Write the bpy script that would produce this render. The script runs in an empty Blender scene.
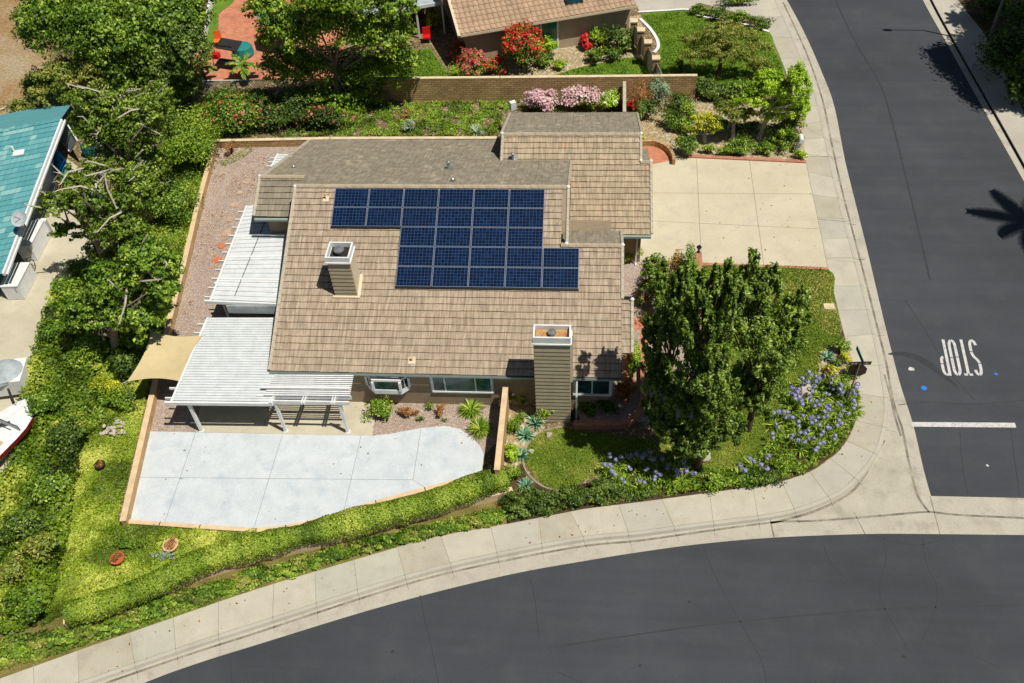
import bpy, math, random
import numpy as np
from mathutils import Vector, Matrix
from mathutils.geometry import tessellate_polygon
random.seed(11); rng = np.random.default_rng(11)
S = bpy.context.scene
C = S.collection

# ------------------------------------------------------------------ camera (drone) and survey helpers
F = 912.1; DEP = math.radians(47.163); ROLL = math.radians(3.960); YAW = math.radians(-6.776)
H = 32.64; T = 0.4173; TH = math.atan(T)
def cross(a, b): return (a[1]*b[2]-a[2]*b[1], a[2]*b[0]-a[0]*b[2], a[0]*b[1]-a[1]*b[0])
FW = (math.sin(YAW)*math.cos(DEP), math.cos(YAW)*math.cos(DEP), -math.sin(DEP))
_r0 = (math.cos(YAW), -math.sin(YAW), 0.0); _d0 = cross(FW, _r0)
RT = tuple(math.cos(ROLL)*_r0[i]+math.sin(ROLL)*_d0[i] for i in range(3)); DN = cross(FW, RT)
def ray(px, py):
    a = (px-512)/F; b = (py-341.5)/F
    return tuple(FW[i]+a*RT[i]+b*DN[i] for i in range(3))
def g(px, py, z=0.0):                       # survey point of the photograph at height z
    d = ray(px, py); k = (z-H)/d[2]; return Vector((d[0]*k, d[1]*k, z))
def yp(px, py, y):                          # survey point in the vertical plane Y = y
    d = ray(px, py); k = y/d[1]; return Vector((d[0]*k, y, H+d[2]*k))
def roofpt(px, py, z0=5.95, y0=34.5, t=T):
    d = ray(px, py); k = (z0-H-t*y0)/(d[2]-t*d[1]); return Vector((d[0]*k, d[1]*k, H+d[2]*k))
def ppm(p):                                 # pixels per metre there
    v = (p[0], p[1], p[2]-H); return F/sum(FW[i]*v[i] for i in range(3))
cam = bpy.data.cameras.new('camera'); co = bpy.data.objects.new('camera', cam); C.objects.link(co)
cam.sensor_width = 36; cam.lens = F/1024*36; cam.clip_start = .5; cam.clip_end = 3000
m = Matrix(((RT[0], -DN[0], -FW[0], 0), (RT[1], -DN[1], -FW[1], 0), (RT[2], -DN[2], -FW[2], H), (0, 0, 0, 1)))
co.matrix_world = m; S.camera = co

# ------------------------------------------------------------------ light
SUN_AZ = math.radians(-27); SUN_EL = math.radians(64.5)          # azimuth from +X (east) towards +Y (north)
sv = Vector((math.cos(SUN_EL)*math.cos(SUN_AZ), math.cos(SUN_EL)*math.sin(SUN_AZ), math.sin(SUN_EL)))
L = bpy.data.lights.new('sun', 'SUN'); L.energy = 5.0; L.angle = math.radians(.5); L.color = (1, .95, .87)
so = bpy.data.objects.new('sun', L); C.objects.link(so); so.rotation_euler = sv.to_track_quat('Z', 'Y').to_euler()
W = bpy.data.worlds.new('World'); S.world = W; W.use_nodes = True
nt = W.node_tree; sky = nt.nodes.new('ShaderNodeTexSky'); sky.sky_type = 'NISHITA'; sky.sun_disc = False
sky.sun_elevation = SUN_EL; sky.sun_rotation = math.pi/2-SUN_AZ
nt.links.new(sky.outputs[0], nt.nodes['Background'].inputs[0]); nt.nodes['Background'].inputs[1].default_value = .042
S.cycles.max_bounces = 6; S.cycles.diffuse_bounces = 2; S.cycles.transmission_bounces = 3
S.view_settings.view_transform = 'Standard'; S.view_settings.look = 'None'; S.view_settings.exposure = 0

# ------------------------------------------------------------------ materials
def lin(r, g_, b): return tuple((c/255/12.92 if c/255 <= .04045 else ((c/255+.055)/1.055)**2.4) for c in (r, g_, b))+(1,)
class NT:
    def __init__(s, name):
        s.m = bpy.data.materials.new(name); s.m.use_nodes = True; s.t = s.m.node_tree
        s.b = s.t.nodes['Principled BSDF']; s.b.inputs['Specular IOR Level'].default_value = .25
    def n(s, typ, **kw):
        x = s.t.nodes.new(typ)
        for k, v in kw.items():
            if k.startswith('i_'): x.inputs[k[2:].replace('_', ' ')].default_value = v
            else: setattr(x, k, v)
        return x
    def l(s, a, b): s.t.links.new(a, b)
    def pos(s): return s.n('ShaderNodeNewGeometry').outputs['Position']
    def obco(s): return s.n('ShaderNodeTexCoord').outputs['Object']
    def noise(s, v, sc, det=3, rough=.6):
        x = s.n('ShaderNodeTexNoise'); x.inputs['Scale'].default_value = sc; x.inputs['Detail'].default_value = det
        x.inputs['Roughness'].default_value = rough; s.l(v, x.inputs['Vector']); return x.outputs['Fac']
    def ramp(s, f, stops):
        x = s.n('ShaderNodeValToRGB'); e = x.color_ramp.elements
        while len(e) < len(stops): e.new(.5)
        for i, (p, c) in enumerate(stops): e[i].position = p; e[i].color = c if len(c) == 4 else tuple(c)+(1,)
        s.l(f, x.inputs[0]); return x.outputs[0]
    def mix(s, f, a, b, mode='MIX'):
        x = s.n('ShaderNodeMix', data_type='RGBA', blend_type=mode)
        for sock, v in ((x.inputs[0], f), (x.inputs[6], a), (x.inputs[7], b)):
            if isinstance(v, bpy.types.NodeSocket): s.l(v, sock)
            else: sock.default_value = v
        return x.outputs[2]
    def math(s, op, a, b=0.0):
        x = s.n('ShaderNodeMath', operation=op)
        for i, v in enumerate((a, b)):
            if isinstance(v, bpy.types.NodeSocket): s.l(v, x.inputs[i])
            else: x.inputs[i].default_value = v
        return x.outputs[0]
    def bump(s, f, strength=.3, dist=.02):
        x = s.n('ShaderNodeBump'); x.inputs['Strength'].default_value = strength; x.inputs['Distance'].default_value = dist
        s.l(f, x.inputs['Height']); s.l(x.outputs[0], s.b.inputs['Normal'])
    def out(s, col, rough=.85):
        if isinstance(col, bpy.types.NodeSocket): s.l(col, s.b.inputs['Base Color'])
        else: s.b.inputs['Base Color'].default_value = col
        s.b.inputs['Roughness'].default_value = rough; return s.m
def grey(v): return (v, v, v, 1)
def plain(name, col, rough=.7, var=.25, sc=3.0, metal=0, fine=40, bump=.15):
    n = NT(name); p = n.pos(); a = n.noise(p, sc, 4); b = n.noise(p, fine, 2)
    c = n.mix(1, col, n.ramp(a, [(.25, grey(1-var)), (.75, grey(1+var*.4))]), 'MULTIPLY')
    c = n.mix(1, c, n.ramp(b, [(.3, grey(1-var*.5)), (.7, grey(1+var*.3))]), 'MULTIPLY')
    n.b.inputs['Metallic'].default_value = metal
    if bump: n.bump(b, bump, .01)
    return n.out(c, rough)
def ground_mat(name, stops, sc=.8, fine=18, fvar=.35, speck=None, rough=.95, bump=.5, stains=None):
    n = NT(name); p = n.pos(); a = n.noise(p, sc, 6, .65); c = n.ramp(a, stops)
    f = n.noise(p, fine, 3, .7)
    c = n.mix(1, c, n.ramp(f, [(.3, grey(1-fvar)), (.7, grey(1+fvar*.5))]), 'MULTIPLY')
    if name == 'asphalt':
        big = n.noise(p, .09, 4, .55); c = n.mix(1, c, n.ramp(big, [(.35, grey(.88)), (.65, grey(1.12))]), 'MULTIPLY'); mp = n.n('ShaderNodeMapping'); mp.inputs['Scale'].default_value = (.05, .9, 1); mp.inputs['Rotation'].default_value = (0, 0, -.12); n.l(p, mp.inputs[0]); stv = n.noise(mp.outputs[0], 1.6, 4, .6); c = n.mix(1, c, n.ramp(stv, [(.35, grey(.93)), (.65, grey(1.07))]), 'MULTIPLY')
    if speck:
        v = n.n('ShaderNodeTexVoronoi', i_Scale=speck[0]); n.l(p, v.inputs['Vector'])
        hs = n.n('ShaderNodeSeparateColor'); n.l(v.outputs['Color'], hs.inputs[0])
        c = n.mix(n.math('MULTIPLY', n.math('GREATER_THAN', hs.outputs[0], speck[1]), .8), c, speck[2])
        c = n.mix(1, c, n.ramp(v.outputs['Distance'], [(.0, grey(1.06)), (.75, grey(.78 if speck[0] > 20 else .55))]), 'MULTIPLY')
    if stains:
        st = n.noise(p, stains[0], 5, .7); c = n.mix(n.ramp(st, [(.52, grey(0)), (.72, grey(stains[1]))]), c, stains[2])
    n.bump(f, bump, .03); return n.out(c, rough)
M = {}
M['asphalt'] = ground_mat('asphalt', [(.3, lin(62, 65, 69)), (.7, lin(68, 71, 75))], .3, 45, .26, None, .9, .25, (.6, .25, lin(77, 78, 78)))
M['seal'] = plain('crack_seal', lin(56, 58, 60), .7, .2)
M['stain'] = ground_mat('water_stain', [(.35, lin(160, 154, 136)), (.6, lin(112, 106, 94))], 1.2, 12, .3)
M['stain3'] = plain('faint_stain', lin(57, 59, 62), .85, .25, 3)
M['stainpale'] = plain('pale_joint', lin(160, 154, 136), .9, .2)
M['stain2'] = plain('oil_stain', lin(54, 54, 55), .8, .15, 2)
def concrete(name, a, b, stain, sc=.5, amt=.35):
    return ground_mat(name, [(.3, a), (.7, b)], sc, 25, .16, None, .9, .12, (1.1, min(1, amt*1.5), stain))
M['walk'] = concrete('sidewalk_concrete', lin(168, 163, 149), lin(183, 178, 163), lin(156, 147, 129))
M['slabdark'] = concrete('slab_dark', lin(165, 159, 141), lin(180, 173, 154), lin(152, 142, 122), .8, .5)
M['slablight'] = concrete('slab_light', lin(176, 170, 152), lin(190, 184, 166), lin(162, 152, 130), .8, .4)
M['slabcool'] = concrete('slab_cool', lin(168, 165, 150), lin(183, 179, 163), lin(152, 146, 130), .8, .5)
M['walkold'] = concrete('old_concrete', lin(164, 158, 142), lin(182, 176, 158), lin(140, 134, 118), .9, .5)
M['gutter'] = concrete('gutter_concrete', lin(168, 162, 147), lin(183, 177, 161), lin(142, 135, 120), .7, .5)
M['drive'] = concrete('driveway_concrete', lin(186, 176, 150), lin(199, 190, 165), lin(172, 164, 146), .45, .5)
M['patio'] = concrete('patio_concrete', lin(186, 193, 196), lin(202, 207, 208), lin(168, 179, 186), 1.2, .6)
M['slab'] = concrete('porch_slab', lin(178, 171, 148), lin(196, 188, 164), lin(170, 160, 138), .7, .5)
M['joint'] = plain('joint', lin(150, 143, 124), .9, .2)
M['joint2'] = plain('joint_pale', lin(150, 156, 158), .9, .2)
M['paint'] = ground_mat('road_paint', [(.3, lin(186, 185, 180)), (.7, lin(206, 205, 200))], 4, 30, .2, None, .7, .1, (11, .85, lin(112, 112, 112)))
M['bluepaint'] = plain('blue_paint', lin(45, 120, 200), .7, .3, 8)
M['soil'] = ground_mat('soil', [(.3, lin(118, 98, 66)), (.7, lin(160, 138, 100))], .9, 14, .5, (9, .85, lin(190, 175, 145)))
M['banksoil'] = ground_mat('bank_soil', [(.3, lin(92, 88, 40)), (.7, lin(140, 128, 74))], .9, 14, .5)
M['tan'] = ground_mat('tan_soil', [(.3, lin(182, 160, 116)), (.7, lin(206, 186, 146))], .9, 14, .4, (8, .8, lin(214, 204, 180)))
M['dirt'] = ground_mat('dry_dirt', [(.3, lin(132, 104, 68)), (.45, lin(152, 124, 84)), (.55, lin(164, 146, 116)), (.7, lin(170, 158, 136))], .12, 5, .45)
M['mulch'] = ground_mat('mulch', [(.3, lin(56, 44, 28)), (.7, lin(98, 80, 54))], 1.5, 16, .5)
M['gravel'] = ground_mat('gravel', [(.3, lin(158, 138, 122)), (.7, lin(178, 159, 143))], .8, 26, .35, (24, .72, lin(198, 184, 172)), .95, .6)
M['grass'] = ground_mat('lawn_soil', [(.3, lin(72, 92, 22)), (.52, lin(100, 118, 36)), (.72, lin(142, 140, 64))], .55, 24, .45, None, .95, .9)
M['lawnlush'] = ground_mat('lush_lawn_soil', [(.3, lin(72, 110, 24)), (.7, lin(112, 142, 44))], .8, 24, .4, None, .95, .9)
def brickmat(name, c1, c2, mortar, bw, bh, msize=.012, bias=0.):
    n = NT(name); uv = n.n('ShaderNodeTexCoord').outputs['UV']
    b = n.n('ShaderNodeTexBrick'); b.offset = .5
    for k, v in (('Color1', c1), ('Color2', c2), ('Mortar', mortar), ('Scale', 1.0), ('Brick Width', bw), ('Row Height', bh), ('Mortar Size', msize), ('Bias', bias)): b.inputs[k].default_value = v
    n.l(uv, b.inputs['Vector']); p = n.pos(); f = n.noise(p, 1.3, 5, .7)
    c = n.mix(1, b.outputs['Color'], n.ramp(f, [(.3, grey(.72)), (.7, grey(1.12))]), 'MULTIPLY')
    n.bump(b.outputs['Fac'], -.5, .01); return n.out(c, .9)
M['block'] = brickmat('slump_block', lin(200, 168, 120), lin(174, 142, 98), lin(140, 115, 80), .4, .15, .022)
M['brick'] = brickmat('brick', lin(190, 112, 82), lin(160, 86, 62), lin(176, 150, 128), .22, .075, .012)
M['paver'] = brickmat('brick_paving', lin(206, 132, 100), lin(182, 110, 82), lin(176, 132, 104), .22, .11, .012)
M['cap'] = plain('wall_cap', lin(216, 190, 150), .9, .25, 2.5)
M['capw'] = plain('pale_wall_cap', lin(214, 196, 160), .9, .25, 2.5)
M['tanface'] = plain('tan_stucco', lin(196, 162, 116), .9, .3, 2)
M['stucco'] = plain('taupe_stucco', lin(150, 134, 110), .9, .15, 3, 0, 60)
M['stucco2'] = plain('neighbour_stucco', lin(176, 156, 134), .9, .15, 3, 0, 60)
M['paleblue'] = plain('pale_siding', lin(170, 182, 192), .8, .15)
M['white'] = plain('white_paint', lin(222, 224, 222), .55, .14, 3, 0, 30, .05)
M['whitepan'] = plain('white_aluminium', lin(208, 212, 212), .5, .16, 2.2, 0, 20, .03)
M['creamtrim'] = plain('cream_trim', lin(212, 196, 168), .7, .15)
M['siding'] = plain('olive_siding', lin(170, 160, 132), .8, .14, 2)
M['gutterm'] = plain('gutter_metal', lin(150, 164, 158), .5, .15)
M['metal'] = plain('galvanised', lin(170, 172, 174), .4, .2, 6, .7)
M['darkmetal'] = plain('dark_metal', lin(50, 48, 46), .5, .2)
M['polemetal'] = plain('pole_metal', lin(120, 122, 120), .5, .15, 3, .5)
M['black'] = plain('black_plastic', lin(22, 22, 24), .5, .2)
M['sign'] = plain('brown_sign', lin(78, 60, 48), .6, .2, 6)
M['rust'] = ground_mat('rusty_metal', [(.35, lin(190, 160, 104)), (.55, lin(180, 132, 84)), (.7, lin(140, 84, 54))], 3, 30, .3)
M['terracotta'] = plain('terracotta', lin(186, 98, 62), .8, .25, 6)
M['cream'] = plain('cream_clay', lin(214, 178, 136), .8, .2, 6)
M['rock'] = plain('pale_rock', lin(196, 186, 168), .9, .4, 4, 0, 18, .6)
M['flag'] = plain('flagstone', lin(190, 160, 136), .9, .3, 4)
M['flagred'] = plain('red_flagstone', lin(204, 120, 84), .9, .3, 4)
M['bark'] = plain('bark', lin(92, 76, 60), .95, .45, 6, 0, 25, .6)
M['greybark'] = plain('grey_bark', lin(140, 126, 112), .95, .4, 6, 0, 25, .6)
M['palebark'] = plain('pale_bark', lin(186, 176, 160), .95, .35, 6, 0, 25, .5)
M['sailcloth'] = plain('sail_cloth', lin(200, 182, 138), .9, .12, 2)
M['red'] = plain('red_plastic', lin(205, 28, 30), .5, .15)
M['redhull'] = plain('red_gelcoat', lin(165, 40, 48), .3, .15)
M['orange'] = plain('orange_plastic', lin(232, 112, 50), .7, .2)
M['teal'] = plain('teal_cloth', lin(40, 128, 124), .8, .2)
M['blue'] = plain('blue_plastic', lin(24, 138, 205), .5, .15)
M['tarp'] = plain('grey_tarp', lin(170, 178, 180), .7, .3, 3)
M['wood'] = plain('grey_wood', lin(168, 158, 146), .85, .3, 5)
M['tanvinyl'] = plain('tan_vinyl', lin(196, 170, 130), .6, .2)
M['dead'] = plain('dried_leaf', lin(150, 100, 60), .9, .3, 8)
n = NT('window_glass'); n.b.inputs['Specular IOR Level'].default_value = .6
p = n.pos(); M['glass'] = n.out(n.ramp(n.noise(p, 1.2, 2), [(.35, lin(14, 30, 34)), (.7, lin(34, 74, 78))]), .08)
n = NT('teal_glass'); n.b.inputs['Specular IOR Level'].default_value = .6
p = n.pos(); M['tealglass'] = n.out(n.ramp(n.noise(p, 1.2, 2), [(.35, lin(16, 74, 74)), (.7, lin(40, 112, 108))]), .1)

def tilemat(name, base, streak, odd, odd_t=.965, stripe=1.0):
    n = NT(name); at = n.n('ShaderNodeAttribute', attribute_name='tint'); uv = n.n('ShaderNodeTexCoord').outputs['UV']
    mp = n.n('ShaderNodeMapping'); mp.inputs['Scale'].default_value = (9.5, .35, 1); n.l(uv, mp.inputs[0])
    f = n.noise(mp.outputs[0], 1.0, 2, .5)
    c = n.mix(1, n.ramp(at.outputs['Fac'], [(.0, base[0]), (.5, base[1]), (odd_t-.02, base[2]), (odd_t, odd)]), n.ramp(f, [(.36, grey(1-.3*stripe)), (.64, grey(1+.1*stripe))]), 'MULTIPLY')
    p = n.pos(); w = n.noise(p, .7, 5, .65); c = n.mix(n.ramp(w, [(.48, grey(0)), (.8, grey(.4))]), c, streak)
    w2 = n.noise(p, 14, 3, .7); c = n.mix(1, c, n.ramp(w2, [(.3, grey(.86)), (.7, grey(1.08))]), 'MULTIPLY')
    sx = n.n('ShaderNodeSeparateXYZ'); n.l(uv, sx.inputs[0])
    fr = n.math('FRACT', n.math('DIVIDE', sx.outputs[0], .33))
    fv = n.math('FRACT', sx.outputs[1]); lap = n.ramp(fv, [(.86, grey(0)), (.985, grey(.22))]); c = n.mix(lap, c, lin(84, 72, 56))  # lap: shadow line under the course above, painted into the tile colour
    e = n.math('LESS_THAN', n.math('ABSOLUTE', n.math('SUBTRACT', fr, .5)), .47)
    c = n.mix(n.math('MULTIPLY', n.math('SUBTRACT', 1.0, e), .35), c, lin(70, 60, 48))
    n.bump(f, .3, .01); return n.out(c, .92)
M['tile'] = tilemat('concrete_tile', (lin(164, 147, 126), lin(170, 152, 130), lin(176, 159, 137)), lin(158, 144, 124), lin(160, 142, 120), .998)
M['tilegrey'] = tilemat('grey_tile', (lin(130, 122, 105), lin(140, 131, 113), lin(151, 141, 122)), lin(118, 112, 94), lin(166, 155, 134), .985, .7)  # greyer, darker tone of the roof tile for north slopes and west wing
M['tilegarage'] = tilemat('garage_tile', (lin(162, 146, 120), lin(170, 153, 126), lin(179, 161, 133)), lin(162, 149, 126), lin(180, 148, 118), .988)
M['butt'] = plain('tile_edge', lin(80, 70, 56), .95, .3, 8)  # kept darker than the tiles so course edges read as painted shadow lines
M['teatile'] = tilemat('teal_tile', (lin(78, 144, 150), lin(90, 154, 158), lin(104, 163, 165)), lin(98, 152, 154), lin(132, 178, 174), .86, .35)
M['tealbutt'] = plain('teal_tile_edge', lin(34, 104, 108), .9, .2)
M['clay'] = plain('clay_barrel_tile', lin(176, 149, 122), .9, .3, 1.2, 0, 14)
M['ridge'] = plain('ridge_cap', lin(172, 158, 134), .9, .25, 3)
M['rake'] = plain('rake_trim', lin(186, 176, 156), .85, .25, 4)

# solar cells: UV runs 0..10 x 0..6 over one panel
n = NT('solar_cells'); uv = n.n('ShaderNodeTexCoord').outputs['UV']; sx = n.n('ShaderNodeSeparateXYZ'); n.l(uv, sx.inputs[0])
def cellline(o, w):
    f = n.math('FRACT', o); return n.math('GREATER_THAN', n.math('ABSOLUTE', n.math('SUBTRACT', f, .5)), .5-w)
ln = n.math('MAXIMUM', cellline(sx.outputs[0], .055), cellline(sx.outputs[1], .055))
vo = n.n('ShaderNodeTexWhiteNoise', noise_dimensions='3D'); fl = n.n('ShaderNodeVectorMath', operation='FLOOR'); n.l(uv, fl.inputs[0])
ad = n.n('ShaderNodeVectorMath', operation='ADD'); n.l(fl.outputs[0], ad.inputs[0])
oi = n.n('ShaderNodeObjectInfo'); n.l(oi.outputs['Random'], ad.inputs[1]); n.l(ad.outputs[0], vo.inputs[0])
c = n.ramp(vo.outputs['Value'], [(0, lin(6, 19, 42)), (.6, lin(9, 26, 54)), (1, lin(14, 36, 68))])
c = n.mix(ln, c, lin(50, 70, 98)); n.b.inputs['Specular IOR Level'].default_value = .3
M['cells'] = n.out(c, .2)
M['frame'] = plain('panel_frame', lin(126, 136, 150), .4, .1, 3, .3)

def leafmat(name, stops, trans=.17, rough=.5):
    n = NT(name); at = n.n('ShaderNodeAttribute', attribute_name='tint')
    c = n.ramp(at.outputs['Fac'], stops); n.out(c, rough); n.b.inputs['Specular IOR Level'].default_value = .35
    tr = n.n('ShaderNodeBsdfTranslucent'); hs = n.n('ShaderNodeHueSaturation'); hs.inputs['Value'].default_value = 1.8; hs.inputs['Saturation'].default_value = 1.1
    n.l(c, hs.inputs['Color']); n.l(hs.outputs[0], tr.inputs[0])
    mx = n.n('ShaderNodeMixShader'); mx.inputs[0].default_value = trans
    n.l(n.b.outputs[0], mx.inputs[1]); n.l(tr.outputs[0], mx.inputs[2])
    n.l(mx.outputs[0], n.t.nodes['Material Output'].inputs[0]); return n.m
def lv(*cols): k = len(cols)-1; return [(i/k, lin(*c)) for i, c in enumerate(cols)]
M['lf_dark'] = leafmat('dark_leaf', lv((26, 42, 10), (54, 78, 22), (90, 116, 38), (142, 162, 74)))
M['lf_mid'] = leafmat('green_leaf', lv((30, 48, 8), (74, 106, 22), (122, 154, 42), (186, 202, 90)))
M['lf_bright'] = leafmat('bright_leaf', lv((42, 66, 8), (96, 130, 24), (140, 168, 44), (200, 208, 96)))
M['lf_yellow'] = leafmat('yellow_leaf', lv((107, 126, 18), (154, 166, 32), (194, 196, 51), (222, 215, 77)))
M['lf_street'] = leafmat('street_tree_leaf', lv((30, 48, 10), (78, 106, 28), (126, 152, 50), (184, 202, 100)))
M['lf_hedge'] = leafmat('hedge_leaf', lv((58, 84, 14), (112, 140, 34), (152, 172, 54), (202, 210, 98)))
M['lf_olive'] = leafmat('olive_leaf', lv((60, 77, 21), (98, 117, 37), (140, 152, 60), (187, 175, 93)))
M['lf_juniper'] = leafmat('juniper_leaf', lv((36, 54, 12), (80, 108, 26), (122, 148, 42), (176, 190, 84)))
M['lf_grey'] = leafmat('grey_leaf', lv((86, 107, 81), (121, 147, 112), (156, 175, 138), (191, 205, 170)))
M['lf_blue'] = leafmat('blue_green_leaf', lv((58, 98, 77), (98, 142, 114), (140, 182, 147), (187, 217, 175)))
M['lf_lime'] = leafmat('lime_leaf', lv((88, 121, 18), (131, 166, 28), (166, 196, 42), (201, 222, 70)))
M['lf_brown'] = leafmat('brown_leaf', lv((112, 70, 36), (150, 100, 52), (182, 132, 76), (150, 140, 70)))
M['lf_ivy'] = leafmat('ivy_leaf', lv((40, 58, 8), (84, 112, 20), (124, 150, 36), (186, 190, 78)))
M['lf_cover'] = leafmat('cover_leaf', lv((78, 102, 16), (124, 148, 34), (160, 178, 54), (204, 206, 100)))
M['lf_grass'] = leafmat('grass_blade', lv((78, 110, 18), (118, 146, 38), (152, 168, 62), (196, 190, 110)))
M['lf_lush'] = leafmat('lush_blade', lv((78, 104, 18), (108, 138, 32), (134, 158, 46), (160, 174, 66)))
M['fl_purple'] = leafmat('violet_petal', lv((124, 122, 168), (148, 148, 188), (172, 172, 206), (206, 206, 228)))
M['fl_pink'] = leafmat('pink_petal', lv((196, 140, 150), (214, 166, 174), (226, 190, 194), (236, 214, 212)))
M['fl_red'] = leafmat('red_petal', lv((150, 12, 16), (186, 20, 24), (208, 34, 34), (220, 60, 50)))
M['fl_rose'] = leafmat('rose_petal', lv((176, 44, 60), (200, 70, 82), (212, 96, 100), (222, 120, 120)))
M['fl_white'] = leafmat('white_petal', lv((214, 214, 204), (226, 226, 218), (236, 236, 228), (240, 240, 234)))

# ------------------------------------------------------------------ mesh building
LOC = {}
class MB:
    def __init__(s): s.v = []; s.f = []; s.uv = []; s.tint = []
    def face(s, pts, uv=None, tint=None):
        i = len(s.v); s.v += [tuple(p) for p in pts]; s.f.append(tuple(range(i, i+len(pts))))
        if uv is None:                                    # metres along the face's own horizontal and up directions
            p = [Vector(q) for q in pts]; nn = (p[1]-p[0]).cross(p[2]-p[0])
            if nn.length < 1e-9: nn = Vector((0, 0, 1))
            nn.normalize()
            u = Vector((0, 0, 1)).cross(nn) if abs(nn.z) < .9 else Vector((1, 0, 0)); u.normalize(); w = nn.cross(u)
            uv = [(q.dot(u), q.dot(w)) for q in p]
        s.uv += uv; s.tint += [random.random() if tint is None else tint]*len(pts); return s
    def box(s, c, d, rz=0.0, tilt=None):
        x, y, z = d[0]/2, d[1]/2, d[2]/2
        R = Matrix.Rotation(rz, 3, 'Z')
        if tilt is not None: R = R @ tilt
        P = [Vector(c)+R @ Vector((a*x, b*y, e*z)) for a in (-1, 1) for b in (-1, 1) for e in (-1, 1)]
        for q in ((0, 1, 3, 2), (4, 6, 7, 5), (0, 4, 5, 1), (2, 3, 7, 6), (0, 2, 6, 4), (1, 5, 7, 3)): s.face([P[i] for i in q])
        return s
    def bx(s, x0, x1, y0, y1, z0, z1): return s.box(((x0+x1)/2, (y0+y1)/2, (z0+z1)/2), (abs(x1-x0), abs(y1-y0), abs(z1-z0)))
    def beam(s, a, b, w, h, up=Vector((0, 0, 1))):
        a = Vector(a); b = Vector(b); d = (b-a).normalized(); sd = d.cross(up)
        if sd.length < 1e-6: sd = Vector((1, 0, 0))
        sd.normalize(); u = sd.cross(d)
        P = [p+sd*(i*w/2)+u*(j*h/2) for p in (a, b) for i, j in ((-1, -1), (1, -1), (1, 1), (-1, 1))]
        for q in ((0, 1, 2, 3), (7, 6, 5, 4), (0, 4, 5, 1), (1, 5, 6, 2), (2, 6, 7, 3), (3, 7, 4, 0)): s.face([P[i] for i in q])
        return s
    def prism(s, poly, z0, z1, bottom=False):
        poly = [(p[0], p[1]) for p in poly]
        A = sum(poly[i][0]*poly[(i+1) % len(poly)][1]-poly[(i+1) % len(poly)][0]*poly[i][1] for i in range(len(poly)))
        if A < 0: poly = poly[::-1]
        s.sheet(poly, z1)
        for i in range(len(poly)):
            a, b = poly[i], poly[(i+1) % len(poly)]
            s.face([(a[0], a[1], z0), (b[0], b[1], z0), (b[0], b[1], z1), (a[0], a[1], z1)])
        return s
    def sheet(s, poly, z):
        P = [Vector((p[0], p[1], 0)) for p in poly]
        for t in tessellate_polygon([P]):
            q = [P[i] for i in t]
            if (q[1]-q[0]).cross(q[2]-q[0]).z < 0: q = q[::-1]
            s.face([(v.x, v.y, z) for v in q])
        return s
    def strip(s, A, B):
        for i in range(len(A)-1): s.face([A[i], A[i+1], B[i+1], B[i]])
        return s
    def ribbon(s, pts, w, z=None):
        pts = [Vector(p) for p in pts]; Lf = []; Rg = []
        for i, p in enumerate(pts):
            d = (pts[min(i+1, len(pts)-1)]-pts[max(i-1, 0)]); d.z = 0
            if d.length < 1e-9: d = Vector((1, 0, 0))
            d.normalize(); nn = Vector((-d.y, d.x, 0))*((w[i] if isinstance(w, (list, tuple)) else w)/2); q = p.copy()
            if z is not None: q.z = z
            Lf.append(q+nn); Rg.append(q-nn)
        return s.strip(Rg, Lf)
    def tube(s, pts, r, k=7, cap=True):
        pts = [Vector(p) for p in pts]; rings = []
        for i, p in enumerate(pts):
            d = (pts[min(i+1, len(pts)-1)]-pts[max(i-1, 0)]).normalized()
            a = d.cross(Vector((0, 0, 1)) if abs(d.z) < .95 else Vector((1, 0, 0))).normalized(); b = d.cross(a)
            rr = r[i] if isinstance(r, (list, tuple)) else r
            rings.append([p+(a*math.cos(2*math.pi*j/k)+b*math.sin(2*math.pi*j/k))*rr for j in range(k)])
        for i in range(len(rings)-1):
            for j in range(k): s.face([rings[i][j], rings[i+1][j], rings[i+1][(j+1) % k], rings[i][(j+1) % k]])
        if cap: s.face(rings[0]); s.face(rings[-1][::-1])
        return s
    def lathe(s, c, prof, k=14):
        c = Vector(c); rings = [[c+Vector((r*math.cos(2*math.pi*j/k), r*math.sin(2*math.pi*j/k), z)) for j in range(k)] for r, z in prof]
        for i in range(len(rings)-1):
            for j in range(k): s.face([rings[i][j], rings[i][(j+1) % k], rings[i+1][(j+1) % k], rings[i+1][j]])
        return s
    def blob(s, c, r, seed=0, k=10, amp=.25):
        rr = random.Random(seed); c = Vector(c); ph = [rr.uniform(0, 6.28) for _ in range(6)]; rings = []
        for i in range(k//2+1):
            th = math.pi*i/(k//2); ring = []
            for j in range(k):
                a = 2*math.pi*j/k; q = 1+amp*(math.sin(2*a+ph[0])*math.sin(th*2+ph[1])+.6*math.sin(3*a+ph[2]+th*2)*.8)*math.sin(th)
                ring.append(c+Vector((r[0]*q*math.sin(th)*math.cos(a), r[1]*q*math.sin(th)*math.sin(a), r[2]*q*math.cos(th))))
            rings.append(ring)
        for i in range(len(rings)-1):
            for j in range(k): s.face([rings[i][j], rings[i+1][j], rings[i+1][(j+1) % k], rings[i][(j+1) % k]])
        return s
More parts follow.
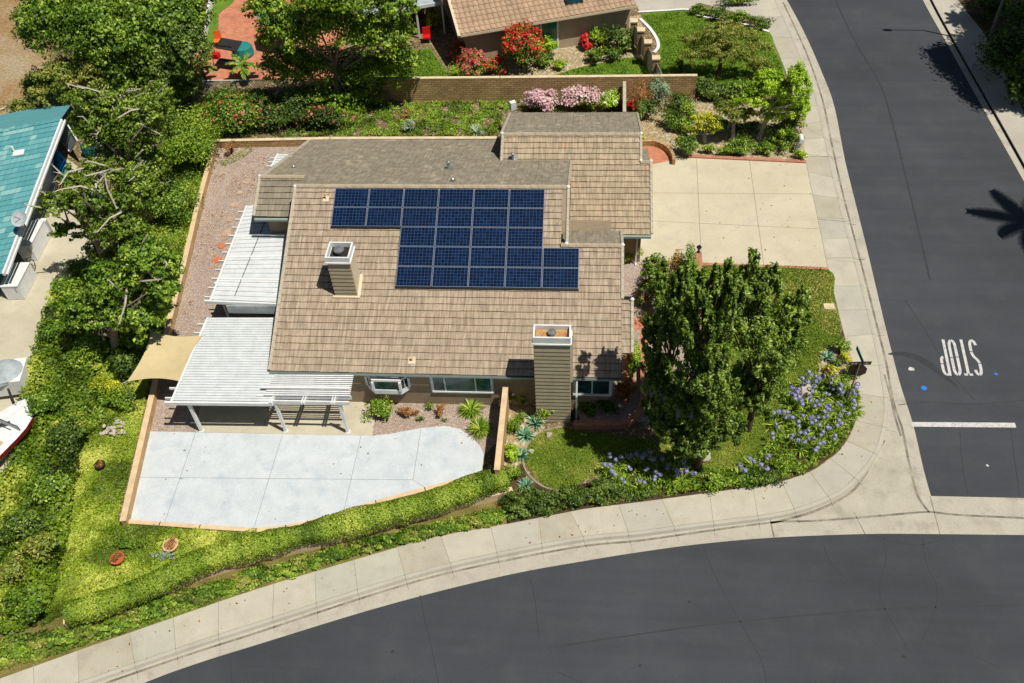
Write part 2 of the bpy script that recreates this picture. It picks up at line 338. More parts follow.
def obj(name, mb, mat, parent=None, smooth=False, kind=None, label=None, cat=None, group=None):
    me = bpy.data.meshes.new(name); off = LOC.get(parent.name, (0, 0, 0)) if parent else (0, 0, 0)
    me.from_pydata([(v[0]-off[0], v[1]-off[1], v[2]-off[2]) for v in mb.v], [], mb.f)
    u = me.uv_layers.new(name='UVMap'); u.data.foreach_set('uv', np.array(mb.uv, dtype=np.float32).ravel())
    a = me.attributes.new('tint', 'FLOAT', 'POINT'); a.data.foreach_set('value', np.array(mb.tint, dtype=np.float32))
    me.materials.append(M[mat] if isinstance(mat, str) else mat)
    if smooth: me.polygons.foreach_set('use_smooth', [True]*len(me.polygons))
    return fin(name, me, parent, kind, label, cat, group)
def fin(name, me, parent, kind=None, label=None, cat=None, group=None):
    o = bpy.data.objects.new(name, me); C.objects.link(o); me.update()
    if parent:
        o.parent = parent; LOC[o.name] = LOC.get(parent.name, (0, 0, 0))
    if kind: o['kind'] = kind
    if label: o['label'] = label
    if cat: o['category'] = cat
    if group: o['group'] = group
    return o
def thing(name, label, cat, loc, group=None):
    o = bpy.data.objects.new(name, None); C.objects.link(o); o.location = loc; LOC[o.name] = tuple(loc)
    o.empty_display_size = .2; o['label'] = label; o['category'] = cat
    if group: o['group'] = group
    return o
def dup(root, loc, rz=0, sc=1, label=None):
    r = root.copy(); C.objects.link(r); r.location = loc; r.rotation_euler = (0, 0, rz); r.scale = (sc, sc, sc)
    if label: r['label'] = label
    for ch in list(root.children):
        c = ch.copy(); C.objects.link(c); c.parent = r
        for gch in ch.children:
            d = gch.copy(); C.objects.link(d); d.parent = c
    return r
def struct(name, mb, mat, smooth=False): return obj(name, mb, mat, None, smooth, 'structure')
def cat_(pts, n=6):                             # Catmull-Rom through a list of tuples
    out = []; P = [np.array(p, float) for p in pts]
    for i in range(len(P)-1):
        a, b, c, d = P[max(i-1, 0)], P[i], P[i+1], P[min(i+2, len(P)-1)]
        for j in range(n):
            t = j/n; out.append(tuple(.5*((2*b)+(-a+c)*t+(2*a-5*b+4*c-d)*t*t+(-a+3*b-3*c+d)*t**3)))
    out.append(tuple(P[-1])); return out
def G(pts, z=0.0, n=0):
    if n: pts = cat_(pts, n)
    return [g(x, y, z) for x, y in pts]

# ------------------------------------------------------------------ foliage
def unit(v): return v/np.maximum(np.linalg.norm(v, axis=1, keepdims=True), 1e-9)
def cloud(name, P, N, size, mat, tint, parent=None, aspect=.6, sj=.3, up=None, **kw):
    n = len(P); N = unit(N); t = rng.normal(size=(n, 3))
    if up is not None: t = t*up+np.array([0, 0, 1.0])
    t = unit(t-(t*N).sum(1, keepdims=True)*N); b = np.cross(N, t)
    s = (size*np.clip(1+sj*rng.normal(size=n), .4, 2))[:, None]
    V = np.stack([P-t*s*.5, P+b*s*aspect*.5+N*s*.1, P+t*s*.5-N*s*.08, P-b*s*aspect*.5+N*s*.1], 1).reshape(-1, 3)
    off = np.array(LOC.get(parent.name, (0, 0, 0))) if parent else 0
    V = V-off; me = bpy.data.meshes.new(name)
    me.vertices.add(4*n); me.vertices.foreach_set('co', V.astype(np.float32).ravel())
    me.loops.add(4*n); me.loops.foreach_set('vertex_index', np.arange(4*n, dtype=np.int32))
    me.polygons.add(n); me.polygons.foreach_set('loop_start', np.arange(0, 4*n, 4, dtype=np.int32))
    a = me.attributes.new('tint', 'FLOAT', 'POINT'); a.data.foreach_set('value', np.repeat(np.clip(tint, 0, 1), 4).astype(np.float32))
    me.update(calc_edges=True); me.materials.append(M[mat]); return fin(name, me, parent, **kw)
def blobpts(c, r, dens, K=None, cr=.42, lo=.45, upb=.5, spray=None):
    """leaf points for a crown: many small clumps spread through an ellipsoid"""
    c = np.array(c, float); r = np.array(r, float); rm = r.mean(); area = 4*math.pi*((r[0]*r[1])**1.6/3+(r[0]*r[2])**1.6/3+(r[1]*r[2])**1.6/3)**(1/1.6)
    if K is None: K = int(max(9, min(420, 8+area*(1.1*(.36/cr)**1.6))))
    u = unit(rng.normal(size=(K, 3))); u[:, 2] = np.where(u[:, 2] < -.35, -u[:, 2], u[:, 2])
    q = c+u*r*(lo+(1-lo)*rng.random((K, 1))**.55)*(1-cr*.5)
    n = int(area*dens); w = rng.random(K)*.9+.5; idx = rng.choice(K, n, p=w/w.sum())
    d = rng.normal(size=(n, 3)); dn = np.linalg.norm(d, axis=1, keepdims=True); d = d/dn*np.minimum(dn, 2.1)
    ax = unit(u+rng.normal(size=(K, 3))*.5+(np.array([0, 0, 1.6]) if spray else 0))[idx]; st = (d*ax).sum(1, keepdims=True)
    d = d+ax*st*(spray or .55)                                        # sprays stretched along their twig
    crr = (cr*r*(.6+.6*rng.random((K, 1))))[idx]
    P = q[idx]+d*crr*.5*np.array([1, 1, .85]); N = unit(d)*.55+u[idx]*.55+np.array([0, 0, upb])+rng.normal(size=(n, 3))*.6
    tc = rng.random(K); t = .5+.42*(tc[idx]-.5)+.6*(rng.random(n)-.5)
    return P, N, t, q
def limbs(mb, base, top, q, r0, k=14, bend=.25, r1=.02):
    base = Vector(base); top = Vector(top); n = min(k, len(q)); ids = rng.choice(len(q), n, replace=False)
    for i in ids:
        e = Vector(q[i]); t = rng.uniform(.35, 1); s = base.lerp(top, t); mid = s.lerp(e, .5)+Vector((rng.normal()*bend, rng.normal()*bend, abs(rng.normal())*bend))
        rr = r0*(.55-.2*t); mb.tube([s, s.lerp(mid, .55)+Vector((0, 0, .05)), mid, e], [rr, rr*.8, rr*.6, r1], 5, False)
def tree(name, label, base_px, crowns, leaf, size=.16, dens=170, trunk_r=.16, bark='bark', cat='tree', group=None, cr=.4, lo=.45, tips=None, K=None, nl=14, lean=(0, 0), zb=0, upb=.5, aspect=.6, flower=None, shift=0, spray=None, tfront=-.4):
    b = g(*base_px, zb) if len(base_px) == 2 else Vector(base_px); root = thing(name, label, cat, b, group)
    allq = []; PP = []; NN = []; TT = []
    for cw in crowns:
        px, py, rx, ry = cw[:4]; dy = cw[4] if len(cw) > 4 else float(np.clip(rng.normal(), -1.5, 1.5))*.22*rx/ppm(b); c = yp(px, py, b.y+dy); s = ppm(c)
        r = (rx/s, ry/s*.95, ry/s)
        P, N, t, q = blobpts(c, r, dens, K, cr, lo, upb, spray); PP.append(P); NN.append(N); TT.append(t+shift+(cw[5] if len(cw) > 5 else 0)); allq.append(q)
    P = np.concatenate(PP); N = np.concatenate(NN); t = np.concatenate(TT); q = np.concatenate(allq)
    ok = P[:, 2] > zb+.05; P = P[ok]; N = N[ok]; t = t[ok]
    mb = MB(); cen = Vector(q.mean(0))-Vector((0, tfront, 0)); top = Vector((b.x*.35+cen.x*.65, b.y*.35+cen.y*.65, max(cen.z*.8, zb+.5)))
    mb.tube([b-Vector((0, 0, .15)), b.lerp(top, .35)+Vector((rng.normal()*.06, rng.normal()*.06, 0)), b.lerp(top, .7), top], [trunk_r*1.25, trunk_r, trunk_r*.8, trunk_r*.5], 8)
    limbs(mb, b.lerp(top, .3), top, q, trunk_r, nl)
    obj('trunk', mb, bark, root, True)
    cloud('crown', P, N, size, leaf, t, root, aspect)
    if tips:                                           # dead bare twigs reaching out of the crown
        mb = MB()
        for i in range(tips):
            e = Vector(P[rng.integers(len(P))]); o = e+Vector((rng.normal()*.35, -.2+rng.normal()*.3, .25+.35*rng.random()))
            st = Vector(q[rng.integers(len(q))]); st = e.lerp(st, min(1, 1.5/max(.1, (st-e).length)))
            md = st.lerp(o, .5)+Vector((rng.normal()*.15, rng.normal()*.15, .15)); mb.tube([st, md, o, o+Vector((rng.normal()*.2, rng.normal()*.2, .1))], [.06, .05, .035, .015], 4, False)
        obj('bare_branch', mb, 'palebark', root, True)['kind'] = 'stuff'
    if flower:
        k = int(len(P)*flower[1]); d2 = ((P-np.array(cen))**2).sum(1)+(P[:, 2]-cen.z)*1.5; ids = rng.choice(len(P), min(len(P), k*3), replace=False); ids = ids[np.argsort(-d2[ids])][:k]
        pf = P[ids]+unit(N[ids])*.06; cloud('blossom', pf, N[ids]+np.array([0, -.3, .6]), flower[2] if len(flower) > 2 else size*.8, flower[0], rng.random(len(pf)), root, .9)
    return root
def bush(name, label, px, py, rx, ry, leaf, size=.11, dens=260, cat='shrub', group=None, flower=None, z=None, cr=.42, tint=0, hz=1.0, upb=.5, lo=.4, stem=True, parts=True):
    rx *= 1.2; ry *= 1.2; dens *= 1.3; size *= .92
    c0 = g(px, py, .3); s = ppm(c0); rz = ry/s*hz; c = g(px, py, rz*.75 if z is None else z); r = (rx/s, ry/s*.95, rz)
    b = Vector((c.x, c.y, 0)); root = thing(name, label, cat, b, group)
    P, N, t, q = blobpts(c, r, dens, None, cr, lo, upb); ok = P[:, 2] > .01; P, N, t = P[ok], N[ok], t[ok]+tint
    mb = MB()
    for i in range(min(6, len(q))): mb.tube([b-Vector((0, 0, .05)), b.lerp(Vector(q[i]), .5)+Vector((0, 0, .05)), Vector(q[i])], [.035, .025, .01], 5, False)
    obj('stem', mb, 'bark', root, True); cloud('foliage', P, N, size, leaf, t, root)
    if flower:
        k = int(len(P)*flower[1]); d2 = (((P-np.array(c))/np.array(r))**2).sum(1)+P[:, 2]*.5; ids = rng.choice(len(P), min(len(P), k*3), replace=False); ids = ids[np.argsort(-d2[ids])][:k]
        cloud('blossom', P[ids]+unit(N[ids])*.05, N[ids]+np.array([0, -.3, .6]), flower[2] if len(flower) > 2 else size, flower[0], rng.random(len(ids)), root, .95)
    return root
def tuft(name, label, px, py, rpx, leaf, nblade=120, cat='plant', group=None, wide=.05, droop=.5, up=.9, z=0):
    b = g(px, py, z); s = ppm(b); R = rpx/s*1.1; root = thing(name, label, cat, b, group); mb = MB()
    strap(mb, b, R, nblade, wide, droop, up); obj('blade', mb, leaf, root); return root
def strap(mb, b, R, nblade, wide, droop, up):
    for i in range(nblade):
        a = random.uniform(0, 6.283); el = random.uniform(.25, 1.4)*up; d = Vector((math.cos(a), math.sin(a), 0)); Ls = R*random.uniform(.75, 1.15); sd = Vector((-d.y, d.x, 0)); tn = random.random()
        pts = []; p = Vector(b)+d*.03
        for k in range(5):
            pts.append(p.copy()); e = el-droop*k*.5; p = p+(d*math.cos(e)+Vector((0, 0, math.sin(e))))*(Ls/4)
        for p_ in pts: p_.z = max(p_.z, b[2]+.02)
        for k in range(4):
            w0 = wide*(1-(k/4)**2)*.5+.004; w1 = wide*(1-((k+1)/4)**2)*.5+.004
            mb.face([pts[k]-sd*w0, pts[k]+sd*w0, pts[k+1]+sd*w1, pts[k+1]-sd*w1], None, tn)
def inpoly(P, poly):
    x, y = P[:, 0], P[:, 1]; c = np.zeros(len(P), bool); n = len(poly)
    for i in range(n):
        (x1, y1), (x2, y2) = (poly[i][0], poly[i][1]), (poly[(i+1) % n][0], poly[(i+1) % n][1])
        if y1 == y2: continue
        k = ((y1 > y) != (y2 > y)) & (x < (x2-x1)*(y-y1)/(y2-y1)+x1); c ^= k
    return c
def waves(seed, lo, hi, k=28):
    r = np.random.default_rng(seed); wl = np.exp(r.uniform(math.log(lo), math.log(hi), k)); a = r.uniform(0, 6.283, k); ph = r.uniform(0, 6.283, k); am = wl/wl.max()
    am = am/np.sqrt((am**2).sum()/2)
    def f(x, y):
        o = np.zeros(len(x))
        for i in range(k): o += am[i]*np.cos((x*math.cos(a[i])+y*math.sin(a[i]))*6.283/wl[i]+ph[i])
        return o
    return f
def scatter(poly, dens):
    xs = [p[0] for p in poly]; ys = [p[1] for p in poly]; A = (max(xs)-min(xs))*(max(ys)-min(ys)); n = int(A*dens)
    P = np.stack([rng.uniform(min(xs), max(xs), n), rng.uniform(min(ys), max(ys), n), np.zeros(n)], 1); return P[inpoly(P, poly)]
def cover(name, label, cat, poly, leaf, size, dens, h=.3, amp=.15, wl=(.5, 2.5), seed=1, thick=.12, tvar=.22, tint=0, upb=1.0, gaps=None, edge=None):
    P = scatter(poly, dens); f = waves(seed, *wl); e = .04; hh = f(P[:, 0], P[:, 1])
    if gaps is not None:
        k = waves(seed+50, .4, 2.2)(P[:, 0], P[:, 1]) > gaps; P = P[k]; hh = hh[k]
    gx = (f(P[:, 0]+e, P[:, 1])-hh)/e*amp; gy = (f(P[:, 0], P[:, 1]+e)-hh)/e*amp
    P[:, 2] = np.maximum(.03, h+amp*hh-rng.random(len(P))*thick); N = np.stack([-gx, -gy, np.full(len(P), upb)], 1)+rng.normal(size=(len(P), 3))*.55
    t = .5+tint+tvar*waves(seed+9, .6, 4)(P[:, 0], P[:, 1])*.5+.5*(rng.random(len(P))-.5)
    return cloud(name, P, N, size, leaf, t, None, .62, kind='stuff', label=label, cat=cat)
def grass(name, label, poly, leaf, dens, seed=3, ln=.09, tint=0):
    P = scatter(poly, dens); P[:, 2] = .025+.02*rng.random(len(P)); N = rng.normal(size=(len(P), 3))*np.array([1, 1, .6])
    t = .45+tint+.34*waves(seed, 1.2, 6)(P[:, 0], P[:, 1])*.6+.45*(rng.random(len(P))-.5)
    return cloud(name, P, N, ln, leaf, t, None, .35, up=.9, kind='stuff', label=label, cat='grass')
def catpoly(px, n=5): return [(p.x, p.y) for p in G(cat_(px+[px[0]], n)[:-1])]
def poly(px): return [(p.x, p.y) for p in G(px)]
def palm(name, label, base, h, R, nf=14, leaf='lf_mid', cat='palm', group=None, trunk_r=.13, droop=1.0):
    b = Vector(base); root = thing(name, label, cat, b, group)
    obj('trunk', MB().tube([b, b+Vector((.03, 0, h*.5)), b+Vector((0, 0, h))], [trunk_r*1.3, trunk_r, trunk_r*.9], 9), 'bark', root, True)
    mb = MB(); c = b+Vector((0, 0, h))
    for i in range(nf):
        a = i*2.39996+random.uniform(-.2, .2); el = random.uniform(.0, 1.1); d = Vector((math.cos(a), math.sin(a), 0)); p = c.copy(); pts = []
        for k in range(9):
            pts.append(p.copy()); e = el-droop*.16*k; p = p+(d*math.cos(e)+Vector((0, 0, math.sin(e))))*(R/8)
        mb.tube(pts, [.022]*8+[.008], 4, False)
        for k in range(1, 9):
            sd = Vector((-d.y, d.x, 0)); ax = (pts[k]-pts[k-1]).normalized(); ll = R*.22*math.sin(.35+2.5*k/9)
            for sub in (0, .2, .4, .6, .8):
                o = pts[k-1].lerp(pts[k], sub)
                for sg in (-1, 1):
                    tip = o+(sd*sg*.8+ax*.55-Vector((0, 0, .25))).normalized()*ll; tn = random.random()
                    mb.face([o-ax*.03*R/1.5, o+ax*.03*R/1.5, tip+ax*.012, tip-ax*.012], None, tn)
    obj('frond', mb, leaf, root); return root

# ================================================================== SETTING: street, gutter, kerb, sidewalk
struct('ground', MB().sheet([(-1500, -1500), (1500, -1500), (1500, 1500), (-1500, 1500)], -.22), 'soil')
struct('street', MB().sheet([(-260, -60), (300, -60), (300, 300), (-260, 300)], -.15), 'asphalt')
A1 = [(-60, 775), (40, 728), (144, 683), (200, 662.5), (256, 645), (361, 612.6), (440, 591), (517, 573), (584, 561), (640, 552), (700, 544), (773, 537.6), (865, 534), (930, 534)]
A2 = [(931, 496), (924, 471), (913, 424), (900.5, 385), (888, 337), (879, 300), (866, 245), (847.5, 171), (843, 150), (834, 105), (823, 75), (805.5, 35), (787, 0), (764, -40), (735, -85)]
Bk = [(-80, 755), (20, 710), (97, 683), (195, 649), (256, 629.5), (359, 596), (436, 573), (513, 555.6), (584, 542.5), (640, 537), (700, 529), (771, 520), (809, 510.6), (842.5, 495.6), (861, 479), (875, 461), (884, 440), (888, 415), (887, 395), (881, 360), (872, 320), (862, 280), (851, 240), (838, 190), (827, 140), (818, 100), (803, 60), (780, 8), (760, -32), (732, -78)]
In = [(-60, 700), (0, 674.5), (42, 661.5), (91, 646), (192, 611), (256, 589.5), (354, 559), (425, 539), (507, 524), (584, 509), (640, 502), (696, 494.5), (764, 485), (790, 479), (815, 469), (840, 450), (854, 426), (859, 400), (857, 385), (851, 362), (843, 330), (835, 297), (828, 268), (817.5, 217.5), (806, 162), (798, 125), (787.5, 77), (775, 45), (755, 0), (737, -38), (712, -84)]
B_ = G(Bk, -.148, 5); A_all = G(A1, -.146, 5)+G([(1024, 535), (1180, 537), (1190, 500), (1024, 498)], -.146)+G(A2, -.146, 5)
struct('gutter', MB().sheet([(p.x, p.y) for p in A_all]+[(p.x, p.y) for p in B_[::-1]], -.146), 'gutter')
def offset(pts, d):
    o = []
    for i, p in enumerate(pts):
        t = pts[min(i+1, len(pts)-1)]-pts[max(i-1, 0)]; t.z = 0; t.normalize(); o.append(p+Vector((-t.y, t.x, 0))*d)
    return o
K1 = [Vector((p.x, p.y, 0)) for p in offset(B_, .05)]; K2 = [Vector((p.x, p.y, .0)) for p in offset(B_, .19)]
struct('kerb', MB().strip(B_, K1).strip(K1, K2), 'walk')
def resample(P, n):
    P = [Vector(p) for p in P]; d = [0]
    for i in range(1, len(P)): d.append(d[-1]+(P[i]-P[i-1]).length)
    o = []; j = 0
    for i in range(n):
        t = d[-1]*i/(n-1)
        while j < len(d)-2 and d[j+1] < t: j += 1
        o.append(P[j].lerp(P[j+1], (t-d[j])/max(1e-9, d[j+1]-d[j])))
    return o
I_ = G(In, .0, 5)
def nearest(P, q): return min(range(len(P)), key=lambda i: (P[i].x-q.x)**2+(P[i].y-q.y)**2)
walk = MB().sheet([(p.x, p.y) for p in K2]+[(p.x, p.y) for p in I_[::-1]], .0); struct('sidewalk', walk, 'walk')
mb = MB(); acc = 0; step = 1.52; cuts = []
for i in range(1, len(K2)):
    acc += (K2[i]-K2[i-1]).length
    if acc > step:
        acc = 0; cuts.append(i); q = I_[nearest(I_, K2[i])]; d = (q-K2[i]); mb.ribbon([B_[i]+Vector((0, 0, .152)), K2[i], q], .022, .004)
        mb.ribbon([B_[i], B_[i]-d.normalized()*.42], .02, -.142)
struct('sidewalk_joint', mb, 'joint')
for tone in ('slabdark', 'slablight', 'slabcool'):
    mb = MB()
    for a, b in zip(cuts[:-1], cuts[1:]):
        if random.random() < .27:
            ia, ib = nearest(I_, K2[a]), nearest(I_, K2[b])
            mb.sheet([(p.x, p.y) for p in K2[a:b+1]]+[(p.x, p.y) for p in I_[ia:ib+1][::-1]], {'slabdark': .0012, 'slablight': .0016, 'slabcool': .0008}[tone])
    struct('sidewalk_slab', mb, tone)
mb = MB().ribbon([p+(K2[i]-K1[i])*.1 for i, p in enumerate(K2)], .03, .004); struct('kerb_joint', mb, 'stainpale')
# flow lines and stains in the gutter
mb = MB(); fl = lambda px, w, n=6: mb.ribbon(G(px, -.142, n), w)
fl([(97, 686), (195, 652.5), (256, 633), (359, 599), (436, 576), (513, 559), (584, 546), (640, 540.5), (700, 532), (771, 522.5), (810, 521), (854, 518), (900, 514), (929, 512), (960, 515), (1024, 518)], .09)
fl([(783, 2), (806, 52), (822, 98), (831, 140), (842, 190), (855, 240), (866, 282), (876, 322), (886, 362), (893, 400), (902.5, 430), (909, 462), (917.5, 495), (929, 512)], [.1]*79)

struct('gutter_stain', mb, 'stain')
mb = MB(); mb.ribbon(G([(884, 440), (861, 481), (842, 498), (809, 513), (771, 523)], -.142, 6), .12); mb.ribbon(G([(884, 374), (890, 394), (895, 416), (901, 436)], -.138, 5), .09); mb.ribbon(G([(854, 512), (865, 534)], -.142), .03); mb.ribbon(G([(930, 496), (940, 534)], -.142), .03); mb.ribbon(G([(770, 518), (774, 537)], -.142), .06); struct('gutter_crack', mb, 'stain')
# concrete wing of the corner
struct('corner_apron', MB().sheet(poly([(893, 420), (903, 436), (911, 470), (917, 494), (926, 508), (880, 513), (820, 517), (846, 499), (866, 478), (880, 455), (887, 436)]), -.1425), 'walkold')
# lot surface north-west of the corner, and the far side of the east street
lot = [(p.x, p.y) for p in K2]; lot = [(-260, lot[0][1]-40)]+lot+[(lot[-1][0]-25, 300), (-260, 300)]
struct('lot', MB().sheet(lot, -.004), 'soil')
E1 = [(905, -40), (923, 0), (945, 40), (985, 112), (1012, 160), (1030, 192), (1060, 245), (1110, 330), (1180, 430), (1260, 505)]
E2 = [(914, -40), (931.5, 0), (952, 38), (993, 110), (1021, 160), (1039, 192), (1070, 245), (1120, 330), (1190, 430), (1290, 505)]
E3 = [(938, -40), (958, 0), (988, 40), (1024, 112), (1046, 160), (1066, 195), (1098, 250), (1150, 335), (1222, 440), (1320, 505)]
e1 = G(E1, -.146, 5); e2 = G(E2, -.146, 5); e2t = [Vector((p.x, p.y, 0)) for p in offset(e2, -.05)]; e3 = G(E3, 0, 5)
struct('far_gutter', MB().strip(e2, e1), 'gutter'); struct('far_kerb', MB().strip(e2t, e2), 'walk')
struct('far_sidewalk', MB().sheet([(p.x, p.y) for p in e2t]+[(p.x, p.y) for p in e3[::-1]], 0), 'walk')
struct('far_gutter_stain', MB().ribbon([p+Vector((-.06, 0, .004)) for p in e2], .16), 'stain2')
struct('far_lot', MB().sheet([(p.x, p.y) for p in e3]+[(300, e3[-1].y), (300, 300), (e3[0].x, 300)], -.004), 'mulch')
# cracks and seams in the asphalt
mb = MB(); ck = lambda px, w, n=6: mb.ribbon(G(px, -.146, n), w)
ck([(825, -30), (835.5, 0), (855.5, 42), (880.5, 85), (893, 125), (903, 165), (915, 215), (930, 280)], .09)
ck([(560, 646), (640, 634), (734, 622), (884, 609), (989, 606), (1030, 605)], .06)
for c_ in ([(703, 545), (707, 557), (720, 585), (745, 630), (762, 662), (768, 690)], [(823, 543), (832, 565), (850, 582)], [(884, 538), (886, 560), (880, 595), (896, 628), (908, 648)], [(923, 538), (927, 565), (938, 592), (930, 625), (925, 640), (960, 650), (1000, 668)],
           [(420, 595), (425, 620), (432, 650), (440, 690)], [(530, 578), (535, 600), (539, 640)], [(960, 430), (962, 462), (968, 495)], [(230, 660), (232, 683)], [(905, 300), (925, 330), (950, 372), (975, 400)], [(898, 405), (930, 402), (975, 404), (1024, 400)], [(1010, 420), (1014, 455), (1020, 496)], [(870, 535), (915, 545), (945, 538)], [(557, 672), (600, 690)]): ck(c_, .032, 5)
struct('street_crack', mb, 'seal')
mb = MB(); mb.ribbon(G([(888, 354), (905, 354), (922, 360), (938, 371), (958, 387)], -.1455, 8), [.05+.3*math.sin(math.pi*min(1, i/32))**.8 for i in range(33)]); struct('street_stain', mb, 'stain3')
# painted word and bar
def stroke(mb, o, pts, w, gap=None):
    W_ = [o+UD*u+VD*v for u, v in pts]
    mb.ribbon(W_, w, -.141)
UD = g(913, 423, 0)-g(1017, 423.6, 0); UD.normalize(); VD = g(965.3, 375.5, 0)-g(958, 342, 0); VD.normalize()
o = g(975.5, 339.5, -.141)                                 # driver's lower left corner; letters run west, tops point south
lw, lh, st = .39, 2.28, .13
mb = MB()
def arc(cx, cy, rx, ry, a0, a1, k=9): return [(cx+rx*math.cos(math.radians(a0+(a1-a0)*i/k)), cy+ry*math.sin(math.radians(a0+(a1-a0)*i/k))) for i in range(k+1)]
def lett(x, strokes):
    for s_ in strokes: stroke(mb, o, [(x+p[0], p[1]) for p in s_], st)
rx = lw/2-st/2; cx = lw/2
lett(0, [arc(cx, .42, rx, .36, -172, -90)+arc(cx, .42, rx, .36, -84, 0)+[(cx+rx, .75)], [(cx+rx, .8), (cx+rx, .9), (cx+rx*.5, 1.1), (cx-rx*.5, 1.3), (cx-rx, 1.5)], [(cx-rx, 1.55), (cx-rx, lh-.45)]+arc(cx, lh-.42, rx, .36, 180, 96), arc(cx, lh-.42, rx, .36, 88, 10)])
x = .48; lett(x, [[(cx, 0), (cx, lh-.13)], [(0, lh-st/2), (cx-.03, lh-st/2)], [(cx+.03, lh-st/2), (lw, lh-st/2)]])
x = .95; lett(x, [arc(cx, .42, rx, .36, 270, 184)+[(cx-rx, .55), (cx-rx, 1.1)], [(cx-rx, 1.15), (cx-rx, lh-.45)]+arc(cx, lh-.42, rx, .36, 180, 94), arc(cx, lh-.42, rx, .36, 86, 0)+[(cx+rx, lh-.5), (cx+rx, 1.2)], [(cx+rx, 1.15), (cx+rx, .5)]+arc(cx, .42, rx, .36, 0, -84)])
x = 1.44; lett(x, [[(st/2, 0), (st/2, lh)], [(st/2+.07, lh-st/2)]+arc(cx, lh-.42, rx, .36, 80, 0)+[(cx+rx, lh-.7)], [(cx+rx, lh-.75), (cx+rx, 1.5)]+arc(cx, 1.4, rx, .3, 0, -80)])
struct('stop_lettering', mb, 'paint')
struct('stop_bar', MB().sheet(poly([(911.5, 420), (1016, 420.8), (1017.5, 425.6), (913, 424.6)]), -.141), 'paint')
mb = MB()
def blot(px, py, r): mb.sheet([(c_.x+r*1.2*math.cos(a*.6283)*random.uniform(.7, 1.2), c_.y+r*math.sin(a*.6283)*random.uniform(.7, 1.2)) for c_ in [g(px, py)] for a in range(10)], -.141)
blot(925, 386, .13); blot(997, 372, .08); struct('blue_utility_mark', mb, 'bluepaint')
mb = MB(); blot(912, 367, .12); blot(988.5, 463.5, .06); struct('white_utility_mark', mb, 'paint')

# ================================================================== SETTING: lot surfaces
struct('driveway', MB().sheet(poly([(640, 162), (690, 157), (806, 162.5), (817.5, 217.5), (828, 269), (704, 264.5), (640, 262)]), .008), 'drive')
mb = MB()
for a in ([(696.5, 159), (701.5, 262)], [(749.5, 161), (764, 266)], [(806, 162.5), (817.5, 217.5), (828, 269)], [(650, 193), (812, 194)], [(650, 221), (818, 229)], [(843, 156), (806.5, 157)], [(867, 258), (826, 258)], [(858, 223), (818, 219)]): mb.ribbon(G(a), .03, .012)
struct('driveway_joint', mb, 'joint')
struct('driveway_edge', MB().prism(poly([(688, 155.5), (806, 161), (806, 163.5), (688, 158)]), 0, .09).prism(poly([(700, 262.8), (828, 267.5), (829, 270), (700, 265.3)]), 0, .03), 'brick')
PT = [(149, 431.5), (372, 436), (390, 434), (422, 428), (445, 426), (460, 429), (470, 436), (480, 446), (484, 455), (482, 470), (476, 475), (425, 488), (376, 501), (331, 516), (286, 526), (256, 529), (200, 525.6), (128, 520)]
struct('patio', MB().sheet([(p.x, p.y) for p in G(PT)], .012), 'patio')
mb = MB()
for a in ([(282.5, 435), (254, 528)], [(361, 436), (344, 511)], [(421, 429), (413, 480), (424, 487)], [(140, 477.5), (413, 480)], [(196, 432), (165, 522)]): mb.ribbon(G(a), .025, .016)
struct('patio_joint', mb, 'joint2')
yard = [(217, 147), (330, 146), (330, 300), (500, 388), (500, 440), (484, 455), (480, 446), (470, 436), (460, 429), (445, 426), (422, 428), (390, 434), (372, 436), (149, 431.5), (153, 415), (191, 260)]
struct('gravel_bed', MB().sheet(poly(yard), .004), 'gravel')
struct('porch_slab', MB().sheet(poly([(202, 395), (400, 385), (378, 400), (372, 436), (196, 432)]), .010), 'slab')
# loose pale stones in the gravel
P = scatter(poly([(219, 152), (285, 150), (262, 185), (236, 215), (200, 320), (180, 330), (196, 255)]), 55)
k = waves(77, 1, 4)(P[:, 0], P[:, 1]) > .15; P = P[k]; P[:, 2] = .03
cloud('river_stone', P, np.array([[0, 0, 1.]])+rng.normal(size=(len(P), 3))*.4, .1, 'fl_pink', rng.random(len(P))*.3, None, .8, kind='stuff', label='loose pale stones scattered over the side yard gravel', cat='stones').data.materials[0] = M['flag']
P = scatter(poly([(352, 405), (500, 398), (480, 445), (445, 424), (376, 434)]), 60); P[:, 2] = .02
cloud('gravel_chip', P, np.array([[0, 0, 1.]])+rng.normal(size=(len(P), 3))*.5, .06, 'fl_pink', rng.random(len(P)), None, .9, kind='stuff', label='small tan gravel chips in the bed below the windows', cat='gravel').data.materials[0] = M['flag']
# neighbour and bank surfaces
struct('bank_soil', MB().sheet(poly([(0, 420), (120, 290), (185, 180), (213, 145), (117, 522), (200, 528), (286, 528), (480, 478), (512, 470), (512, 522), (425, 539), (256, 589), (91, 646), (-60, 700), (-80, 600)]), .002), 'banksoil')
struct('dirt_lot', MB().sheet(poly([(-120, 118), (0, 108), (30, 96), (60, 40), (70, -40), (-100, -60)]), .004), 'dirt')
struct('neighbour_concrete', MB().sheet(poly([(-90, 250), (55, 150), (110, 190), (95, 260), (75, 300), (45, 340), (25, 400), (0, 500), (-90, 560)]), .006), 'slab')
struct('brick_terrace', MB().sheet(poly([(196, 48), (218, 46), (219, 14), (234, 2), (240, -20), (340, -20), (345, 62), (330, 80), (192, 81)]), .006), 'paver')
struct('terrace_lawn', MB().sheet(poly([(214, -20), (240, -20), (234, 2), (218, 14), (217, 45), (203, 47)]), .004), 'lawnlush')
struct('neighbour_lawn', MB().sheet(poly([(395, 55), (430, 48), (455, 82), (470, 84), (330, 84)]), .004), 'lawnlush')
